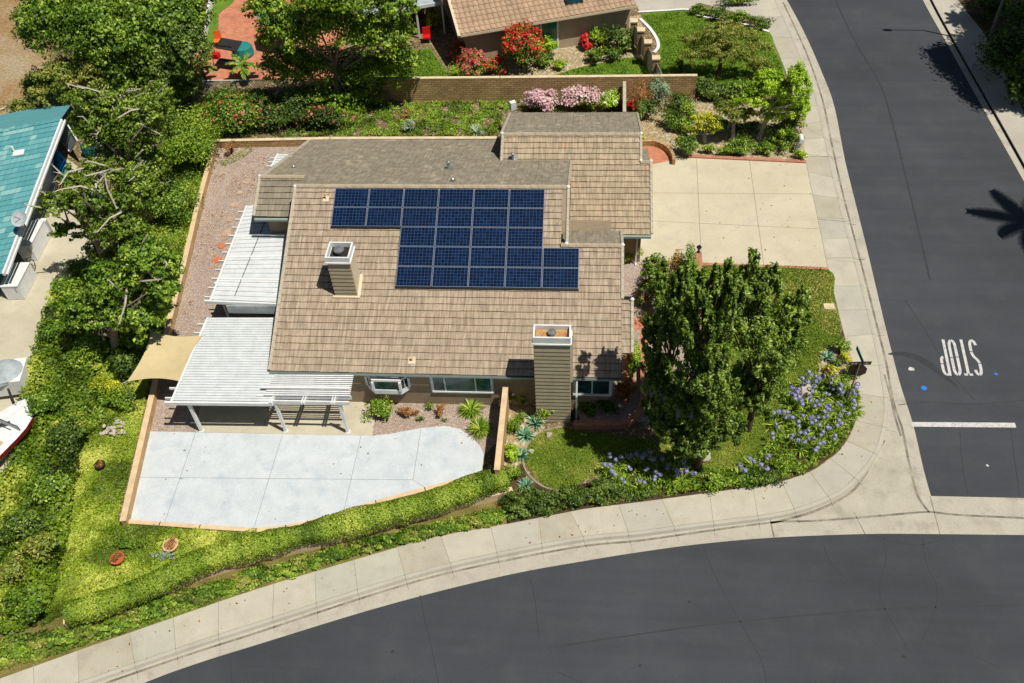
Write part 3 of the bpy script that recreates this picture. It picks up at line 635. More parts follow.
struct('neighbour_planting_bed', MB().sheet(poly([(470, 40), (640, 15), (650, 62), (590, 70), (540, 82), (455, 84)]), .003), 'tan')
struct('neighbour_back_lawn', MB().sheet(catpoly([(540, 82), (570, 70), (600, 63), (640, 58), (650, 82), (600, 84)]), .007), 'lawnlush')
struct('neighbour_front_lawn', MB().sheet(catpoly([(640, 14), (690, 10), (710, 20), (740, 24), (768, 31), (776, 50), (785, 75), (770, 95), (690, 90), (655, 72), (660, 45)], 4), .004), 'lawnlush')
struct('neighbour_driveway', MB().sheet(poly([(620, -30), (740, -40), (760, 4), (766, 22), (735, 12), (700, 3), (690, 9), (640, 12)]), .006), 'walk')
mb = MB()
mb.ribbon(G([(638, 12.5), (665, 11), (688, 10), (698, 16), (718, 19), (735, 22), (752, 27), (769, 32)], 0, 4), .2, .06)
mb.ribbon(G([(640, 19), (650, 29), (657, 40), (658, 48), (654, 53)], 0, 4), .22, .06); struct('lawn_kerb', mb, 'white')
struct('planting_bed', MB().sheet(poly([(655, 104), (697, 100), (800, 112), (806, 161), (690, 156), (652, 160), (640, 150), (640, 110)]), .003), 'tan')
struct('entry_brick', MB().sheet(catpoly([(640, 143), (655, 142), (668, 148), (673, 158), (664, 162), (640, 164)], 4), .011), 'paver')
struct('north_bank_soil', MB().sheet(poly([(215, 100), (620, 100), (640, 112), (505, 112), (500, 138), (215, 139)]), .003), 'soil')
struct('front_court', MB().sheet(poly([(622, 262), (700, 262), (705, 300), (700, 420), (575, 424), (575, 398), (622, 380)]), .003), 'gravel')
mb = MB(); mb.sheet(poly([(634, 318), (655, 318), (655, 330), (634, 330)]), .012).sheet(poly([(640, 332), (648, 332), (648, 386), (640, 392)]), .012).sheet(poly([(624, 345), (636, 345), (634, 388), (624, 390)]), .012).sheet(poly([(652, 260), (678, 261), (678, 265), (652, 264)]), .012); struct('brick_path', mb, 'paver')
LAWN = catpoly([(524, 462), (527, 447), (540, 433), (560, 428), (590, 432), (640, 438), (690, 446), (690, 470), (640, 470), (600, 474), (570, 487), (545, 486)], 5)
struct('lawn', MB().sheet(LAWN, .008), 'grass')
LAWN2 = catpoly([(706, 266), (760, 266), (828, 270), (834, 295), (840, 322), (838, 340), (824, 352), (820, 368), (815, 386), (795, 400), (775, 430), (745, 470), (700, 470), (690, 440), (700, 380)], 5)
struct('front_lawn', MB().sheet(LAWN2, .009), 'grass')
struct('front_bed', MB().sheet(poly([(507, 524), (584, 509), (640, 502), (696, 494.5), (764, 485), (790, 479), (815, 469), (840, 450), (854, 426), (859, 400), (857, 385), (851, 362), (843, 330), (836, 345), (822, 356), (815, 386), (795, 400), (770, 440), (745, 472), (690, 474), (640, 474), (590, 482), (555, 492), (528, 480), (521, 460), (527, 440), (545, 424), (580, 420), (575, 400), (510, 390), (500, 460)]), .005), 'mulch')
struct('bed_soil', MB().sheet(poly([(507, 395), (545, 412), (545, 428), (530, 440), (522, 462), (515, 470), (503, 465)]), .006), 'tan')
struct('sign_bed', MB().sheet(catpoly([(820, 352), (830, 345), (842, 340), (851, 356), (856, 384), (838, 388), (822, 386), (818, 368)], 4), .0105), 'tan')
struct('lawn_edging', MB().ribbon(G([(566, 427), (552, 429), (538, 434), (527, 446), (523, 461), (528, 474), (540, 485), (552, 490)], 0, 5), .07, .04), 'joint')

grass('lawn_grass', 'yellowing short grass of the rounded front lawn', LAWN, 'lf_grass', 420, 5, .09, .1)
grass('front_lawn_grass', 'green and straw coloured grass beside the front sidewalk', LAWN2, 'lf_grass', 420, 8, .09, .06)
grass('neighbour_grass', 'bright green grass on the neighbouring front lawn', catpoly([(642, 16), (690, 12), (710, 22), (740, 26), (766, 33), (774, 50), (783, 75), (770, 93), (690, 88), (657, 72), (662, 45)], 4), 'lf_lush', 220, 11, .13)
grass('back_grass', 'green grass of the neighbouring back lawn', poly([(395, 55), (430, 50), (452, 80), (400, 82)]), 'lf_lush', 200, 12, .13)
grass('side_grass', 'curved strip of grass under the neighbouring windows', catpoly([(542, 81), (570, 71), (600, 64), (638, 59), (648, 81), (600, 83)]), 'lf_lush', 200, 13, .13)

# ================================================================== THE HOUSE
house = thing('house', 'single storey taupe house with brown tiled roofs on the corner lot', 'house', (-6, 35, 0))
def tiled(top, butt, o, u, v, Wd, Ln, e=.335, lift=.048, tw=.33, under=.1):
    o = Vector(o); u = Vector(u).normalized(); v = Vector(v).normalized(); n = u.cross(v); k = 0
    nr = int(math.ceil(Ln/e-1e-6))
    for k in range(nr):
        v0 = k*e; v1 = min(Ln, (k+1)*e); hi = lift*(1-(v1-v0)/e); x = -random.choice((0, tw/2)) if k % 2 else 0
        x = -tw/2 if k % 2 else 0.0
        while x < Wd-1e-4:
            a = max(0, x); b = min(Wd, x+tw); x += tw
            if b-a < 1e-3: continue
            j = random.uniform(-.006, .006); l0 = lift+j; tn = random.random(); sl = random.uniform(-.01, .01)
            P = [o+u*a+v*(v0-.01+sl)+n*l0, o+u*b+v*(v0-.01+sl)+n*l0, o+u*b+v*v1+n*(hi+j*.2), o+u*a+v*v1+n*(hi+j*.2)]
            uu = random.random()*0
            top.face(P, [(a, k), (b, k), (b, k+1), (a, k+1)], tn)
            butt.face([P[0]-n*(l0+.02), P[1]-n*(l0+.02), P[1], P[0]])
    # soffit board and edges
    q = [o, o+u*Wd, o+u*Wd+v*Ln, o+v*Ln]; d = [p-n*under for p in q]
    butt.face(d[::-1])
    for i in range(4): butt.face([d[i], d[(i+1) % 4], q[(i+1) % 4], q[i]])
c_, s_ = math.cos(TH), math.sin(TH)
def slopeS(x0, x1, yl, yh, zl, mat, name='roof'):
    t, b = MB(), MB(); tiled(t, b, (x0, yl, zl), (1, 0, 0), (0, c_, s_), x1-x0, (yh-yl)/c_)
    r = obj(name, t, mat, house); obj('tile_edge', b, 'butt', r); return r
def slopeN(x0, x1, yl, yh, zh, mat, name='roof'):                 # yl ridge, yh eave
    t, b = MB(), MB(); tiled(t, b, (x1, yh, zh-(yh-yl)*T), (-1, 0, 0), (0, -c_, s_), x1-x0, (yh-yl)/c_)
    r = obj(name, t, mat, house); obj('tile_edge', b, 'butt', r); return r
zS = lambda y: 5.95+T*(y-34.5)
YE = 25.86
r_main = slopeS(-14.05, -1.2, YE, 34.5, zS(YE), 'tile')
slopeS(-1.198, 1.58, YE, 31.7, zS(YE)-.002, 'tile'); slopeS(1.582, 2.02, 26.93, 29.25, zS(26.93)-.02, 'tile')
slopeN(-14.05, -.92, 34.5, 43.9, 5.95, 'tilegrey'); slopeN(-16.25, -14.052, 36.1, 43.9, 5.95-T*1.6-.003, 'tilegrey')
slopeS(-16.38, -14.06, 34.05, 36.1, 5.95-T*1.6-T*2.05, 'tilegrey')
GY, GZ = 40.8, 4.56
slopeS(-4.55, -.9, 35.4+.335*10*c_, GY, GZ-T*(GY-35.4-.335*10*c_), 'tilegarage'); slopeS(-.898, 2.66, 35.4, GY, GZ-T*(GY-35.4), 'tilegarage'); slopeS(2.662, 3.2, 35.4, 39.25, GZ-T*(GY-35.4), 'tilegarage')
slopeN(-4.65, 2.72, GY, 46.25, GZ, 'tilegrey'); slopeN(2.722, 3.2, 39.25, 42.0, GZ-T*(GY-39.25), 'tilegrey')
EN = roofpt(590, 231.5, zS(31.7), 31.7, -T).y
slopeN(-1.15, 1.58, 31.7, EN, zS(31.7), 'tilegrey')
# ridge caps and rake trims
mb = MB()
def caps(a, b, w=.26, mbx=None):
    mbx = mbx or mb; a = Vector(a); b = Vector(b); n_ = int((b-a).length/.36)+1
    for i in range(n_):
        p = a.lerp(b, i/n_); q = a.lerp(b, min(1, (i+1.12)/n_)); j = random.uniform(0, .012)
        sd = (b-a).cross(Vector((0, 0, 1))).normalized()*w/2; P = []
        for e, lift in ((p, .085+j), (q, .062+j)):
            P.append([e-sd+Vector((0, 0, lift-.06)), e-sd*.5+Vector((0, 0, lift+.015)), e+sd*.5+Vector((0, 0, lift+.015)), e+sd+Vector((0, 0, lift-.06))])
        for k in range(3): mbx.face([P[0][k], P[1][k], P[1][k+1], P[0][k+1]])
        mbx.face(P[0]); mbx.face(P[1][::-1])
for a_, b_ in (((-14.1, 34.5, 5.95), (-.9, 34.5, 5.95)), ((-16.4, 36.1, 5.28), (-14.1, 36.1, 5.28)), ((-4.6, GY, GZ), (2.75, GY, GZ)), ((-1.2, 31.7, 4.79), (1.6, 31.7, 4.79)), ((2.68, 39.25, 3.92), (3.22, 39.25, 3.92))):
    mb = MB(); caps(a_, b_); obj('ridge_cap', mb, 'ridge', house)
mb = MB()
def rake(x, y0, y1, z0, z1, w=.17):
    m_ = MB(); caps((x, y0, z0+.0), (x, y1, z1+.0), w, m_); obj('rake_trim', m_, 'rake', house)
for x, y0, y1 in ((-14.07, YE, 34.5), (1.6, 29.25, 31.7), (2.04, 26.9, 29.25)): rake(x, y0, y1, zS(y0), zS(y1))
rake(-.93, 34.5, 39.3, 5.95, 5.95-T*4.8); rake(-.93, 31.7, 34.5, zS(31.7)+.0, 5.95); rake(-16.3, 36.1, 43.9, 5.28, 5.28-T*7.8); rake(-16.42, 34.05, 36.1, 4.42, 5.28)
rake(-4.58, 38.9, GY, GZ-T*1.9, GZ); rake(-4.68, GY, 46.25, GZ, GZ-T*5.45); rake(2.7, 39.25, GY, GZ-T*1.55, GZ); rake(2.76, GY, 46.25, GZ, GZ-T*5.45); rake(3.22, 35.4, 39.25, GZ-T*5.4, GZ-T*1.55); rake(1.6, 31.7, EN, 4.79, 4.79-T*(EN-31.7))
for p in ((-14.07, 34.45, 6.0), (-.93, 34.45, 6.02), (-.95, 31.72, 4.9), (-16.42, 36.1, 5.34), (-4.6, GY, 4.64), (2.72, GY, 4.64), (2.7, 39.3, 4.0), (3.22, 39.28, 4.0), (1.62, 31.7, 4.86), (2.05, 29.2, 3.85)): obj('ridge_end', MB().blob(p, (.1, .1, .07), 3, 8, .1), 'white', house, True)
# walls
def gprism(x0, x1, prof):
    mb = MB(); a = [(x0, y, z) for y, z in prof]; b = [(x1, y, z) for y, z in prof]
    mb.face(a[::-1]); mb.face(b)
    for i in range(len(prof)):
        j = (i+1) % len(prof); mb.face([a[i], a[j], b[j], b[i]])
    return mb
YW = 26.06
obj('wall', gprism(-13.6, -1.5, [(YW, 0), (43.35, 0), (43.35, 2.1), (34.5, 5.78), (YW, zS(YW)-.16)]), 'stucco', house)
obj('wall', gprism(-1.498, 1.15, [(YW, 0), (35.9, 0), (35.9, 2.8), (31.7, 4.6), (YW, zS(YW)-.16)]), 'stucco', house)
obj('wall', gprism(-4.2, 2.75, [(35.902, 0), (45.8, 0), (45.8, 2.3), (GY, GZ-.17), (35.902, 2.3)]), 'stucco', house)
obj('wall', gprism(-16.0, -13.602, [(34.5, 0), (43.3, 0), (43.3, 2.08), (36.1, 5.1), (34.5, 4.4)]), 'stucco', house)
gd = obj('garage_door', MB().bx(2.752, 2.79, 37.2, 42.2, .02, 2.1), 'white', house)
mb = MB()
for i in range(4): mb.bx(2.79, 2.81, 37.3, 42.1, .08+i*.51, .52+i*.51)
obj('door_panel', mb, 'whitepan', gd)
# eave gutter, fascia, downspouts
mb = MB(); mb.bx(-14.05, 1.6, YE-.12, YE-.11, zS(YE)-.09, zS(YE)+.01).bx(-14.05, 1.6, YE-.11, YE-.035, zS(YE)-.1, zS(YE)-.085).bx(-14.05, 1.6, YE-.033, YE-.02, zS(YE)-.14, zS(YE)-.02)
obj('gutter', mb, 'gutterm', house); obj('gutter', MB().bx(-16.38, -14.2, 33.9, 34.02, 4.24, 4.36), 'gutterm', house); obj('gutter', MB().bx(-1.0, 3.2, 35.26, 35.38, 2.16, 2.28), 'gutterm', house)
def down(x, y0, z0, y1, z1=0.02):
    return MB().beam((x, y0, z0), (x, y1, z0-.35), .08, .07).beam((x, y1, z0-.32), (x, y1, z1), .08, .07).beam((x, y1, z1+.05), (x, y1-.18, z1+.02), .08, .07)
obj('downspout', down(-9.72, YE-.08, 2.16, 26.2), 'white', house); obj('downspout', down(-.34, YE-.08, 2.16, 25.18, .0), 'gutterm', house); obj('downspout', down(2.55, 35.3, 2.15, 35.75), 'white', house)
# windows on the south wall
def window(x0, x1, z0, z1, y, cols, glass, fw=.09):
    fr = MB(); fr.bx(x0, x1, y-.07, y, z1-fw, z1).bx(x0, x1, y-.09, y, z0, z0+fw).bx(x0, x0+fw, y-.07, y, z0+fw, z1-fw).bx(x1-fw, x1, y-.07, y, z0+fw, z1-fw); gl = MB()
    for i in range(1, len(cols)):
        if i < len(cols)-1:
            xm = x0+(x1-x0)*cols[i]; fr.bx(xm-.03, xm+.03, y-.065, y, z0+fw, z1-fw)
    gl.bx(x0+fw, x1-fw, y-.03, y-.001, z0+fw, z1-fw)
    w = obj('window', MB().bx(x0-.05, x1+.05, y-.025, y-.0005, z0-.05, z1+.05), 'white', house); obj('frame', fr, 'white', w); obj('pane', gl, glass, w)
a = yp(433, 391, YW); b = yp(493.5, 391, YW); window(a.x, b.x, a.z, 2.05, YW, (0, .22, .72, 1), 'tealglass')
a = yp(573, 394, YW); b = yp(611, 394, YW); window(a.x, b.x, a.z, 2.05, YW, (0, .5, 1), 'glass', .1)
# bay window
a = yp(367, 392, 25.74); b = yp(409, 392, 25.74); bx0, bx1 = a.x, b.x; zb0, zb1 = a.z, 2.0; yb = 25.74
pl_ = [(bx0, YW), (bx0+.35, yb), (bx1-.35, yb), (bx1, YW)]
bay = obj('bay_window', MB().prism(pl_, zb0-.12, zb0+.16).prism([(p[0], p[1]-.0) for p in pl_], zb1-.12, zb1), 'white', house)
fr, gl = MB(), MB()
for p in pl_: fr.box((p[0], p[1], (zb0+zb1)/2), (.11, .11, zb1-zb0-.28))
for i in range(3):
    p, q = Vector(pl_[i]+(0,)), Vector(pl_[i+1]+(0,)); k = .98
    gl.face([p.lerp(q, .02)+Vector((0, .03, zb0+.16)), p.lerp(q, k)+Vector((0, .03, zb0+.16)), p.lerp(q, k)+Vector((0, .03, zb1-.12)), p.lerp(q, .02)+Vector((0, .03, zb1-.12))])
    if i != 1: fr.beam(p.lerp(q, .5)+Vector((0, 0, zb0+.16)), p.lerp(q, .5)+Vector((0, 0, zb1-.12)), .04, .04)
obj('frame', fr, 'white', bay); obj('pane', gl, 'glass', bay)
# chimneys
def lapped(mb, x0, x1, y0, y1, z0, z1, e=.16):
    e = .235; k = z0
    while k < z1:
        t = min(z1, k+e); o = .028
        A = [(x0-o, y0-o, k), (x1+o, y0-o, k), (x1+o, y1, k), (x0-o, y1, k)]; B = [(x0, y0, t), (x1, y0, t), (x1, y1, t), (x0, y1, t)]
        for i in range(4): mb.face([A[i], A[(i+1) % 4], B[(i+1) % 4], B[i]])
        mb.face(A[::-1]); k += e
    mb.face(B)
yc = 25.2; ct = yp(551, 337.5, yc).z; cx0 = yp(534, 350, yc).x; cx1 = yp(570, 350, yc).x
yr_ = g(551, 325, ct).y
mb = MB(); lapped(mb, cx0, cx1, yc, yr_-.02, 0, ct-.42, .165); chim = obj('chimney', mb, 'siding', house)
mb = MB(); w = .05
def chimcap(x0, x1, y0, y1, z0, z1, th=.07):
    mb = MB(); mb.bx(x0-.07, x1+.07, y0-.07, y1+.07, z0, z0+.07)
    mb.bx(x0-.03, x1+.03, y0-.03, y0-.03+th, z0+.07, z1).bx(x0-.03, x1+.03, y1+.03-th, y1+.03, z0+.07, z1).bx(x0-.03, x0-.03+th, y0-.03+th, y1+.03-th, z0+.07, z1).bx(x1+.03-th, x1+.03, y0-.03+th, y1+.03-th, z0+.07, z1); return mb
obj('chimney_cap', chimcap(cx0, cx1, yc, yr_, ct-.42, ct), 'white', chim)
obj('cap_floor', MB().bx(cx0+.06, cx1-.06, yc+.06, yr_-.06, ct-.3, ct-.2), 'rust', chim)
obj('flue', MB().lathe(((cx0+cx1)/2, (yc+yr_)/2, ct-.2), [(.13, 0), (.13, .14), (.19, .15), (.17, .2), (.0, .22)]), 'metal', chim, True)
obj('corner_trim', MB().bx(cx1+.02, cx1+.1, yc+.5, yr_, zS(yc+.5)-.1, ct-.42), 'creamtrim', chim)
# small chimney rising from the south slope
q = roofpt(336, 296); q2 = roofpt(357, 296.5); sy = q.y; st_ = yp(340, 258, sy).z; sx0, sx1 = q.x, q2.x; sl = yp(330, 264, sy)
syr = g(340, 243, st_).y
mb = MB(); lapped(mb, sx0, sx1, sy, syr-.04, q.z-.5, st_-.3, .165); ch2 = obj('chimney', mb, 'siding', house)
obj('side_panel', MB().bx(sx1+.02, sx1+.045, sy+.01, syr-.06, q.z-.3, st_-.3), 'creamtrim', ch2)
obj('base_flashing', MB().beam((sx0-.12, sy-.07, q.z+.02), (sx1+.15, sy-.07, q.z+.02), .12, .06).beam((sx1+.11, sy, q.z+.03), (sx1+.11, syr, zS(syr)+.03), .14, .06), 'creamtrim', ch2)
obj('chimney_cap', chimcap(sx0-.02, sx1+.02, sy-.02, syr, st_-.3, st_+.05), 'white', ch2)
obj('cap_floor', MB().bx(sx0+.06, sx1-.06, sy+.06, syr-.06, st_-.25, st_-.18), 'darkmetal', ch2)
obj('flue', MB().lathe(((sx0+sx1)/2, (sy+syr)/2, st_-.2), [(.14, 0), (.14, .22), (.24, .23), (.22, .3), (.0, .34)]), 'metal', ch2, True)
# roof vents
def rvent(p, h=.35, r=.06, plate=.3, mat='metal', tilt=1):
    v = obj('roof_vent', MB().tube([p, p+Vector((0, 0, h))], r, 9).lathe(p+Vector((0, 0, h)), [(r*1.7, 0), (r*1.7, .05), (0, .1)], 9), mat, house)
    obj('flashing', MB().box(p+Vector((0, 0, .045)), (plate, plate, .02), 0, Matrix.Rotation(tilt*TH, 3, 'X')), 'creamtrim' if mat != 'metal' else 'metal', v)
NZ = lambda px, py: roofpt(px, py, 5.95, 34.5, -T)
rvent(NZ(449, 169), .42, .07, .5, 'metal', -1); rvent(NZ(453, 181), .1, .04, .3, 'metal', -1); rvent(roofpt(513, 160, GZ, GY, T), .38, .07, .45, 'metal', 1)
rvent(roofpt(412, 361), .16, .04, .32, 'cream'); rvent(roofpt(326, 199.5), .3, .03, .3, 'cream'); rvent(NZ(294, 168), .1, .05, .3, 'metal', -1)
obj('roof_vent', MB().box(roofpt(513, 109, GZ, GY, -T)+Vector((0, 0, .25)), (.35, .3, .5), .5), 'white', house)

# ================================================================== solar panels
def make_panel(skirt):
    t = thing('solar_panel', 'x', 'solar panel', (0, 0, 0), 'solar panels on the south roof slope')
    pw, ph, th = 1.645, .985, .04; R = Matrix.Rotation(TH, 3, 'X')
    def tr(mb): mb.v = [tuple(R @ Vector(v)) for v in mb.v]; return mb
    x, y = pw/2, ph/2; f = .024
    fr = MB(); fr.bx(-x, x, -y, -y+f*.8, .06, .1).bx(-x, x, y-f*.8, y, .06, .1).bx(-x, -x+f, -y+f*.8, y-f*.8, .06, .1).bx(x-f, x, -y+f*.8, y-f*.8, .06, .1)
    obj('frame', tr(fr), 'frame', t)
    me = MB(); me.face([(-x+f, -y+f*.8, .094), (x-f, -y+f*.8, .094), (x-f, y-f*.8, .094), (-x+f, y-f*.8, .094)], [(0, 0), (10, 0), (10, 6), (0, 6)]); obj('cells', tr(me), 'cells', t)
    obj('mounting_rail', tr(MB().bx(-x, x, -.3, -.26, .0, .058).bx(-x, x, .26, .3, .0, .058)), 'darkmetal', t)
    if skirt: obj('skirt', tr(MB().bx(-x-.01, x+.01, -y-.1, -y-.012, .0, .085)), 'black', t)
    return t
pa, pb = None, None; O0 = Vector((-12.063, 34.333, zS(34.333)))
def ordn(i): return ('first', 'second', 'third', 'fourth', 'fifth', 'sixth', 'seventh')[i]
rows = [range(0, 6), range(0, 6), range(2, 6), range(2, 7), range(2, 7)]
rn = ['top row', 'second row', 'third row', 'fourth row', 'bottom row']
for r_, cols in enumerate(rows):
    for k, cI in enumerate(cols):
        sk = r_ == 4 or (r_ == 1 and cI < 2); P0 = O0+Vector(((cI+.5)*1.675, -(r_+.5)*1.012*c_, -(r_+.5)*1.012*s_+.03))
        lab = 'dark blue solar panel, %s from left in the %s of the roof array' % (ordn(k), rn[r_])
        src = pb if sk else pa
        if src is None:
            src = make_panel(sk); src.location = P0; src['label'] = lab
            if sk: pb = src
            else: pa = src
        else: dup(src, P0, 0, 1, lab)

# ================================================================== patio covers and sail
def cover_roof(name, label, NW, NE, SE, SW, z, rib, tails, posts, mat='whitepan', front=True, slope=0.0):
    P = [Vector(g(p[0], p[1], z)) for p in (NW, NE, SE, SW)]; root = thing(name, label, 'patio cover', (P[3].x, P[3].y, 0), 'white patio covers')
    mb = MB(); n_ = max(2, int((P[0]-P[3]).length/rib))
    for i in range(n_):
        a0, a1 = P[3].lerp(P[0], i/n_), P[3].lerp(P[0], (i+1)/n_); b0, b1 = P[2].lerp(P[1], i/n_), P[2].lerp(P[1], (i+1)/n_); e = .6
        m0, m1 = a0.lerp(a1, e), b0.lerp(b1, e); dz = Vector((0, 0, .045))
        mb.face([a0+dz, b0+dz, m1+dz, m0+dz]); mb.face([m0+dz, m1+dz, m1, m0]); mb.face([m0, m1, b1, a1]); mb.face([a1, b1, b1+dz, a1+dz])
    obj('roof_panel', mb, mat, root)
    dn = Vector((0, 0, -.06)); d = (P[0]-P[3]).normalized(); sd = (P[2]-P[3]).normalized()
    obj('beam', MB().beam(P[3]-d*.1+dn-sd*.06, P[0]+dn-sd*.06, .1, .2), 'white', root)
    if front: obj('beam', MB().beam(P[3]-sd*.35+dn-d*.07, P[2]+dn-d*.07, .1, .18), 'white', root)
    for i in range(tails):
        p = P[3].lerp(P[0], (i+.5)/tails); obj('rafter_tail', MB().beam(p-sd*.5-Vector((0, 0, .17)), p+sd*.5-Vector((0, 0, .17)), .06, .12), 'white', root)
    for q in posts:
        b = g(q[0], q[1]); obj('post', MB().beam((b.x, b.y, .015), (b.x, b.y, z-.14), .13, .13), 'white', root); obj('post_base', MB().bx(b.x-.1, b.x+.1, b.y-.1, b.y+.1, .012, .06), 'white', root.children[-1])
    return root, P
zc1, zc2 = 2.9, 2.2
cv1, P1 = cover_roof('patio_cover', 'upper white patio cover nearest the roof wing, wide flat panels', (248, 206), (300, 200), (284, 303), (212, 300), zc1, .30, 11, [(231, 322)], 'whitepan')
mb = MB()
for t in (.2, .42, .64, .84):
    a, b = P1[3].lerp(P1[0], t), P1[2].lerp(P1[1], t); mb.beam(a+Vector((0, 0, .06)), b+Vector((0, 0, .06)), .13, .06)
obj('seam', mb, 'white', cv1)
obj('cable', MB().tube([P1[0]+(P1[1]-P1[0])*.48+Vector((0, -.6, .07)), P1[3]+(P1[2]-P1[3])*.3+Vector((0, .3, .07))], .02, 4), 'polemetal', cv1)
a, b = g(214, 306, zc1-.2), g(284, 306, zc1-.2)
obj('end_panel', MB().bx(a.x+.6, b.x, a.y-.02, a.y+.03, zc2+.05, zc1-.16), 'tarp', cv1)
cv2, P2 = cover_roof('patio_cover', 'lower white patio cover with many narrow ribs beside the shade sail', (209, 318), (288, 318), (273, 402), (173, 401), zc2, .15, 9, [(202, 431)])
cv3, P3 = cover_roof('patio_cover', 'small white patio cover at the back, partly under the roof edge', (279, 154), (325, 154), (312, 165), (273, 166), 2.05, .2, 3, [], 'whitepan', False)
per = thing('pergola', 'open white lattice pergola joined to the front of the patio cover', 'pergola', tuple(g(310, 430)))
z = zc2+.05; pw_, pe_ = g(275, 377, z), g(354, 377.5, z); ps, pse = g(264.5, 396.5, z), g(350.5, 397.5, z)
mb = MB(); nsl = 11
for i in range(nsl):
    a = pw_.lerp(ps, i/(nsl-1)); b = pe_.lerp(pse, i/(nsl-1)); mb.beam(a+Vector((0, 0, .12)), b+Vector((0, 0, .12)), .062, .03)
obj('slat', mb, 'white', per)
zl = zc2-.02; fA, fB = g(260, 396, z), g(349, 397, z); gA, gB = g(263, 401, z), g(347, 402.5, z)
obj('beam', MB().beam(fA-Vector((.15, 0, .04)), fB-Vector((-.1, 0, .04)), .07, .2), 'white', per); obj('beam', MB().beam(gA-Vector((.15, 0, .04)), gB-Vector((-.1, 0, .04)), .07, .2), 'white', per)
obj('cross_slat', MB().beam(fA+Vector((0, .35, .2)), fB+Vector((0, .35, .2)), .12, .04), 'white', per)
for f in (.1, .12, .46, .49, .8, .83):
    a = pw_.lerp(pe_, f); b = ps.lerp(pse, f); e = b+(b-a)*.35; obj('rafter', MB().beam(a-Vector((0, 0, .0)), e-Vector((0, 0, .0)), .045, .14), 'white', per)
for q in ((286, 431.5), (348, 432.5)):
    b = g(*q); po = obj('post', MB().beam((b.x, b.y, .015), (b.x, b.y, zc2-.1), .12, .12), 'white', per); obj('post_base', MB().bx(b.x-.1, b.x+.1, b.y-.1, b.y+.1, .012, .06), 'white', po)
sail = thing('shade_sail', 'tan four cornered shade sail strung over the low side wall', 'shade sail', tuple(g(150, 400)))
cs = [g(151.5, 331, 2.35), g(202, 335.5, 2.3), g(181.5, 381.5, 2.2), g(127, 381.5, 2.0)]; mb = MB(); nn = 14; grid = []
for i in range(nn+1):
    row = []
    for j in range(nn+1):
        u, v = i/nn, j/nn; p = cs[0].lerp(cs[1], u).lerp(cs[3].lerp(cs[2], u), v); cen = (cs[0]+cs[1]+cs[2]+cs[3])/4
        k = .13*(4*u*(1-u)*(1-4*v*(1-v))+4*v*(1-v)*(1-4*u*(1-u))); p = p.lerp(cen, k); p.z -= .12*math.sin(math.pi*u)*math.sin(math.pi*v); row.append(p)
    grid.append(row)
for i in range(nn):
    for j in range(nn): mb.face([grid[i][j], grid[i][j+1], grid[i+1][j+1], grid[i+1][j]])
obj('sailcloth', mb, 'sailcloth', sail, True)
b0 = cs[3]+Vector((-.1, -.05, 0)); mb = MB().tube([cs[0], cs[0]+Vector((-.25, .25, .05))], .012, 4).tube([cs[3], cs[3]+Vector((-.15, -.1, .02))], .012, 4).tube([cs[1], cs[1]+Vector((.2, .1, 0))], .012, 4).tube([cs[2], cs[2]+Vector((.2, -.05, 0))], .012, 4)
obj('rope', mb, 'white', sail)
for p in (cs[0]+Vector((-.25, .25, 0)), cs[3]+Vector((-.15, -.1, 0))): obj('pole', MB().tube([(p.x, p.y, 0), p+Vector((0, 0, .06))], .03, 7), 'polemetal', sail)

# ================================================================== walls and fences
def wall_line(name, label, px, z0, h, w, mat, capmat, capw=.04, zpix=None, coping=True):
    pts = [g(p[0], p[1], h if zpix is None else zpix) for p in px]; root = thing(name, label, 'wall', (pts[0].x, pts[0].y, 0))
    mb, cb = MB(), MB()
    for a, b in zip(pts[:-1], pts[1:]):
        a = Vector((a.x, a.y, 0)); b = Vector((b.x, b.y, 0)); d = (b-a).normalized()
        mb.beam(a+Vector((0, 0, (z0+h)/2))-d*.0, b+Vector((0, 0, (z0+h)/2)), w, h-z0)
        cb.beam(a+Vector((0, 0, h+.022))-d*.02, b+Vector((0, 0, h+.022))+d*.02, w+capw, .045)
    obj('masonry', mb, mat, root); obj('coping', cb, capmat, root); return root
wall_line('garden_wall', 'low tan garden wall along the left edge of the gravel yard', [(214, 145), (196, 212), (182.5, 270), (169.5, 320), (156, 378), (123, 521)], -.1, .42, .22, 'tanface', 'cap')
wall_line('garden_wall', 'low tan retaining wall behind the house below the green bank', [(211, 141), (330, 138.5), (505, 138)], -.1, .48, .2, 'block', 'capw')
wall_line('block_wall', 'long tan slump block wall between the two houses', [(330, 79), (500, 77.5), (697, 75.5)], -.1, 1.62, .22, 'block', 'capw', .02)
wall_line('wall_stub', 'short brick stub wall at right angles to the long block wall', [(624.5, 82), (624.5, 112)], -.1, 1.35, .2, 'brick', 'rake', .0)
wall_line('garden_wall', 'tan topped wall standing between gravel bed and planting bed', [(505.5, 388), (497, 470)], -.1, 1.55, .2, 'tanface', 'cap', .05)
ptop = PT[8:]+[]
wall_line('patio_border', 'peach coloured edging wall around the pale concrete patio', [(122, 521.5), (160, 524), (200, 527), (256, 530.5), (286, 527.5), (308, 523), (331, 517), (376, 502.5), (425, 489.5), (479, 475.5)], -.35, .1, .14, 'tanface', 'cap', .05, .1)
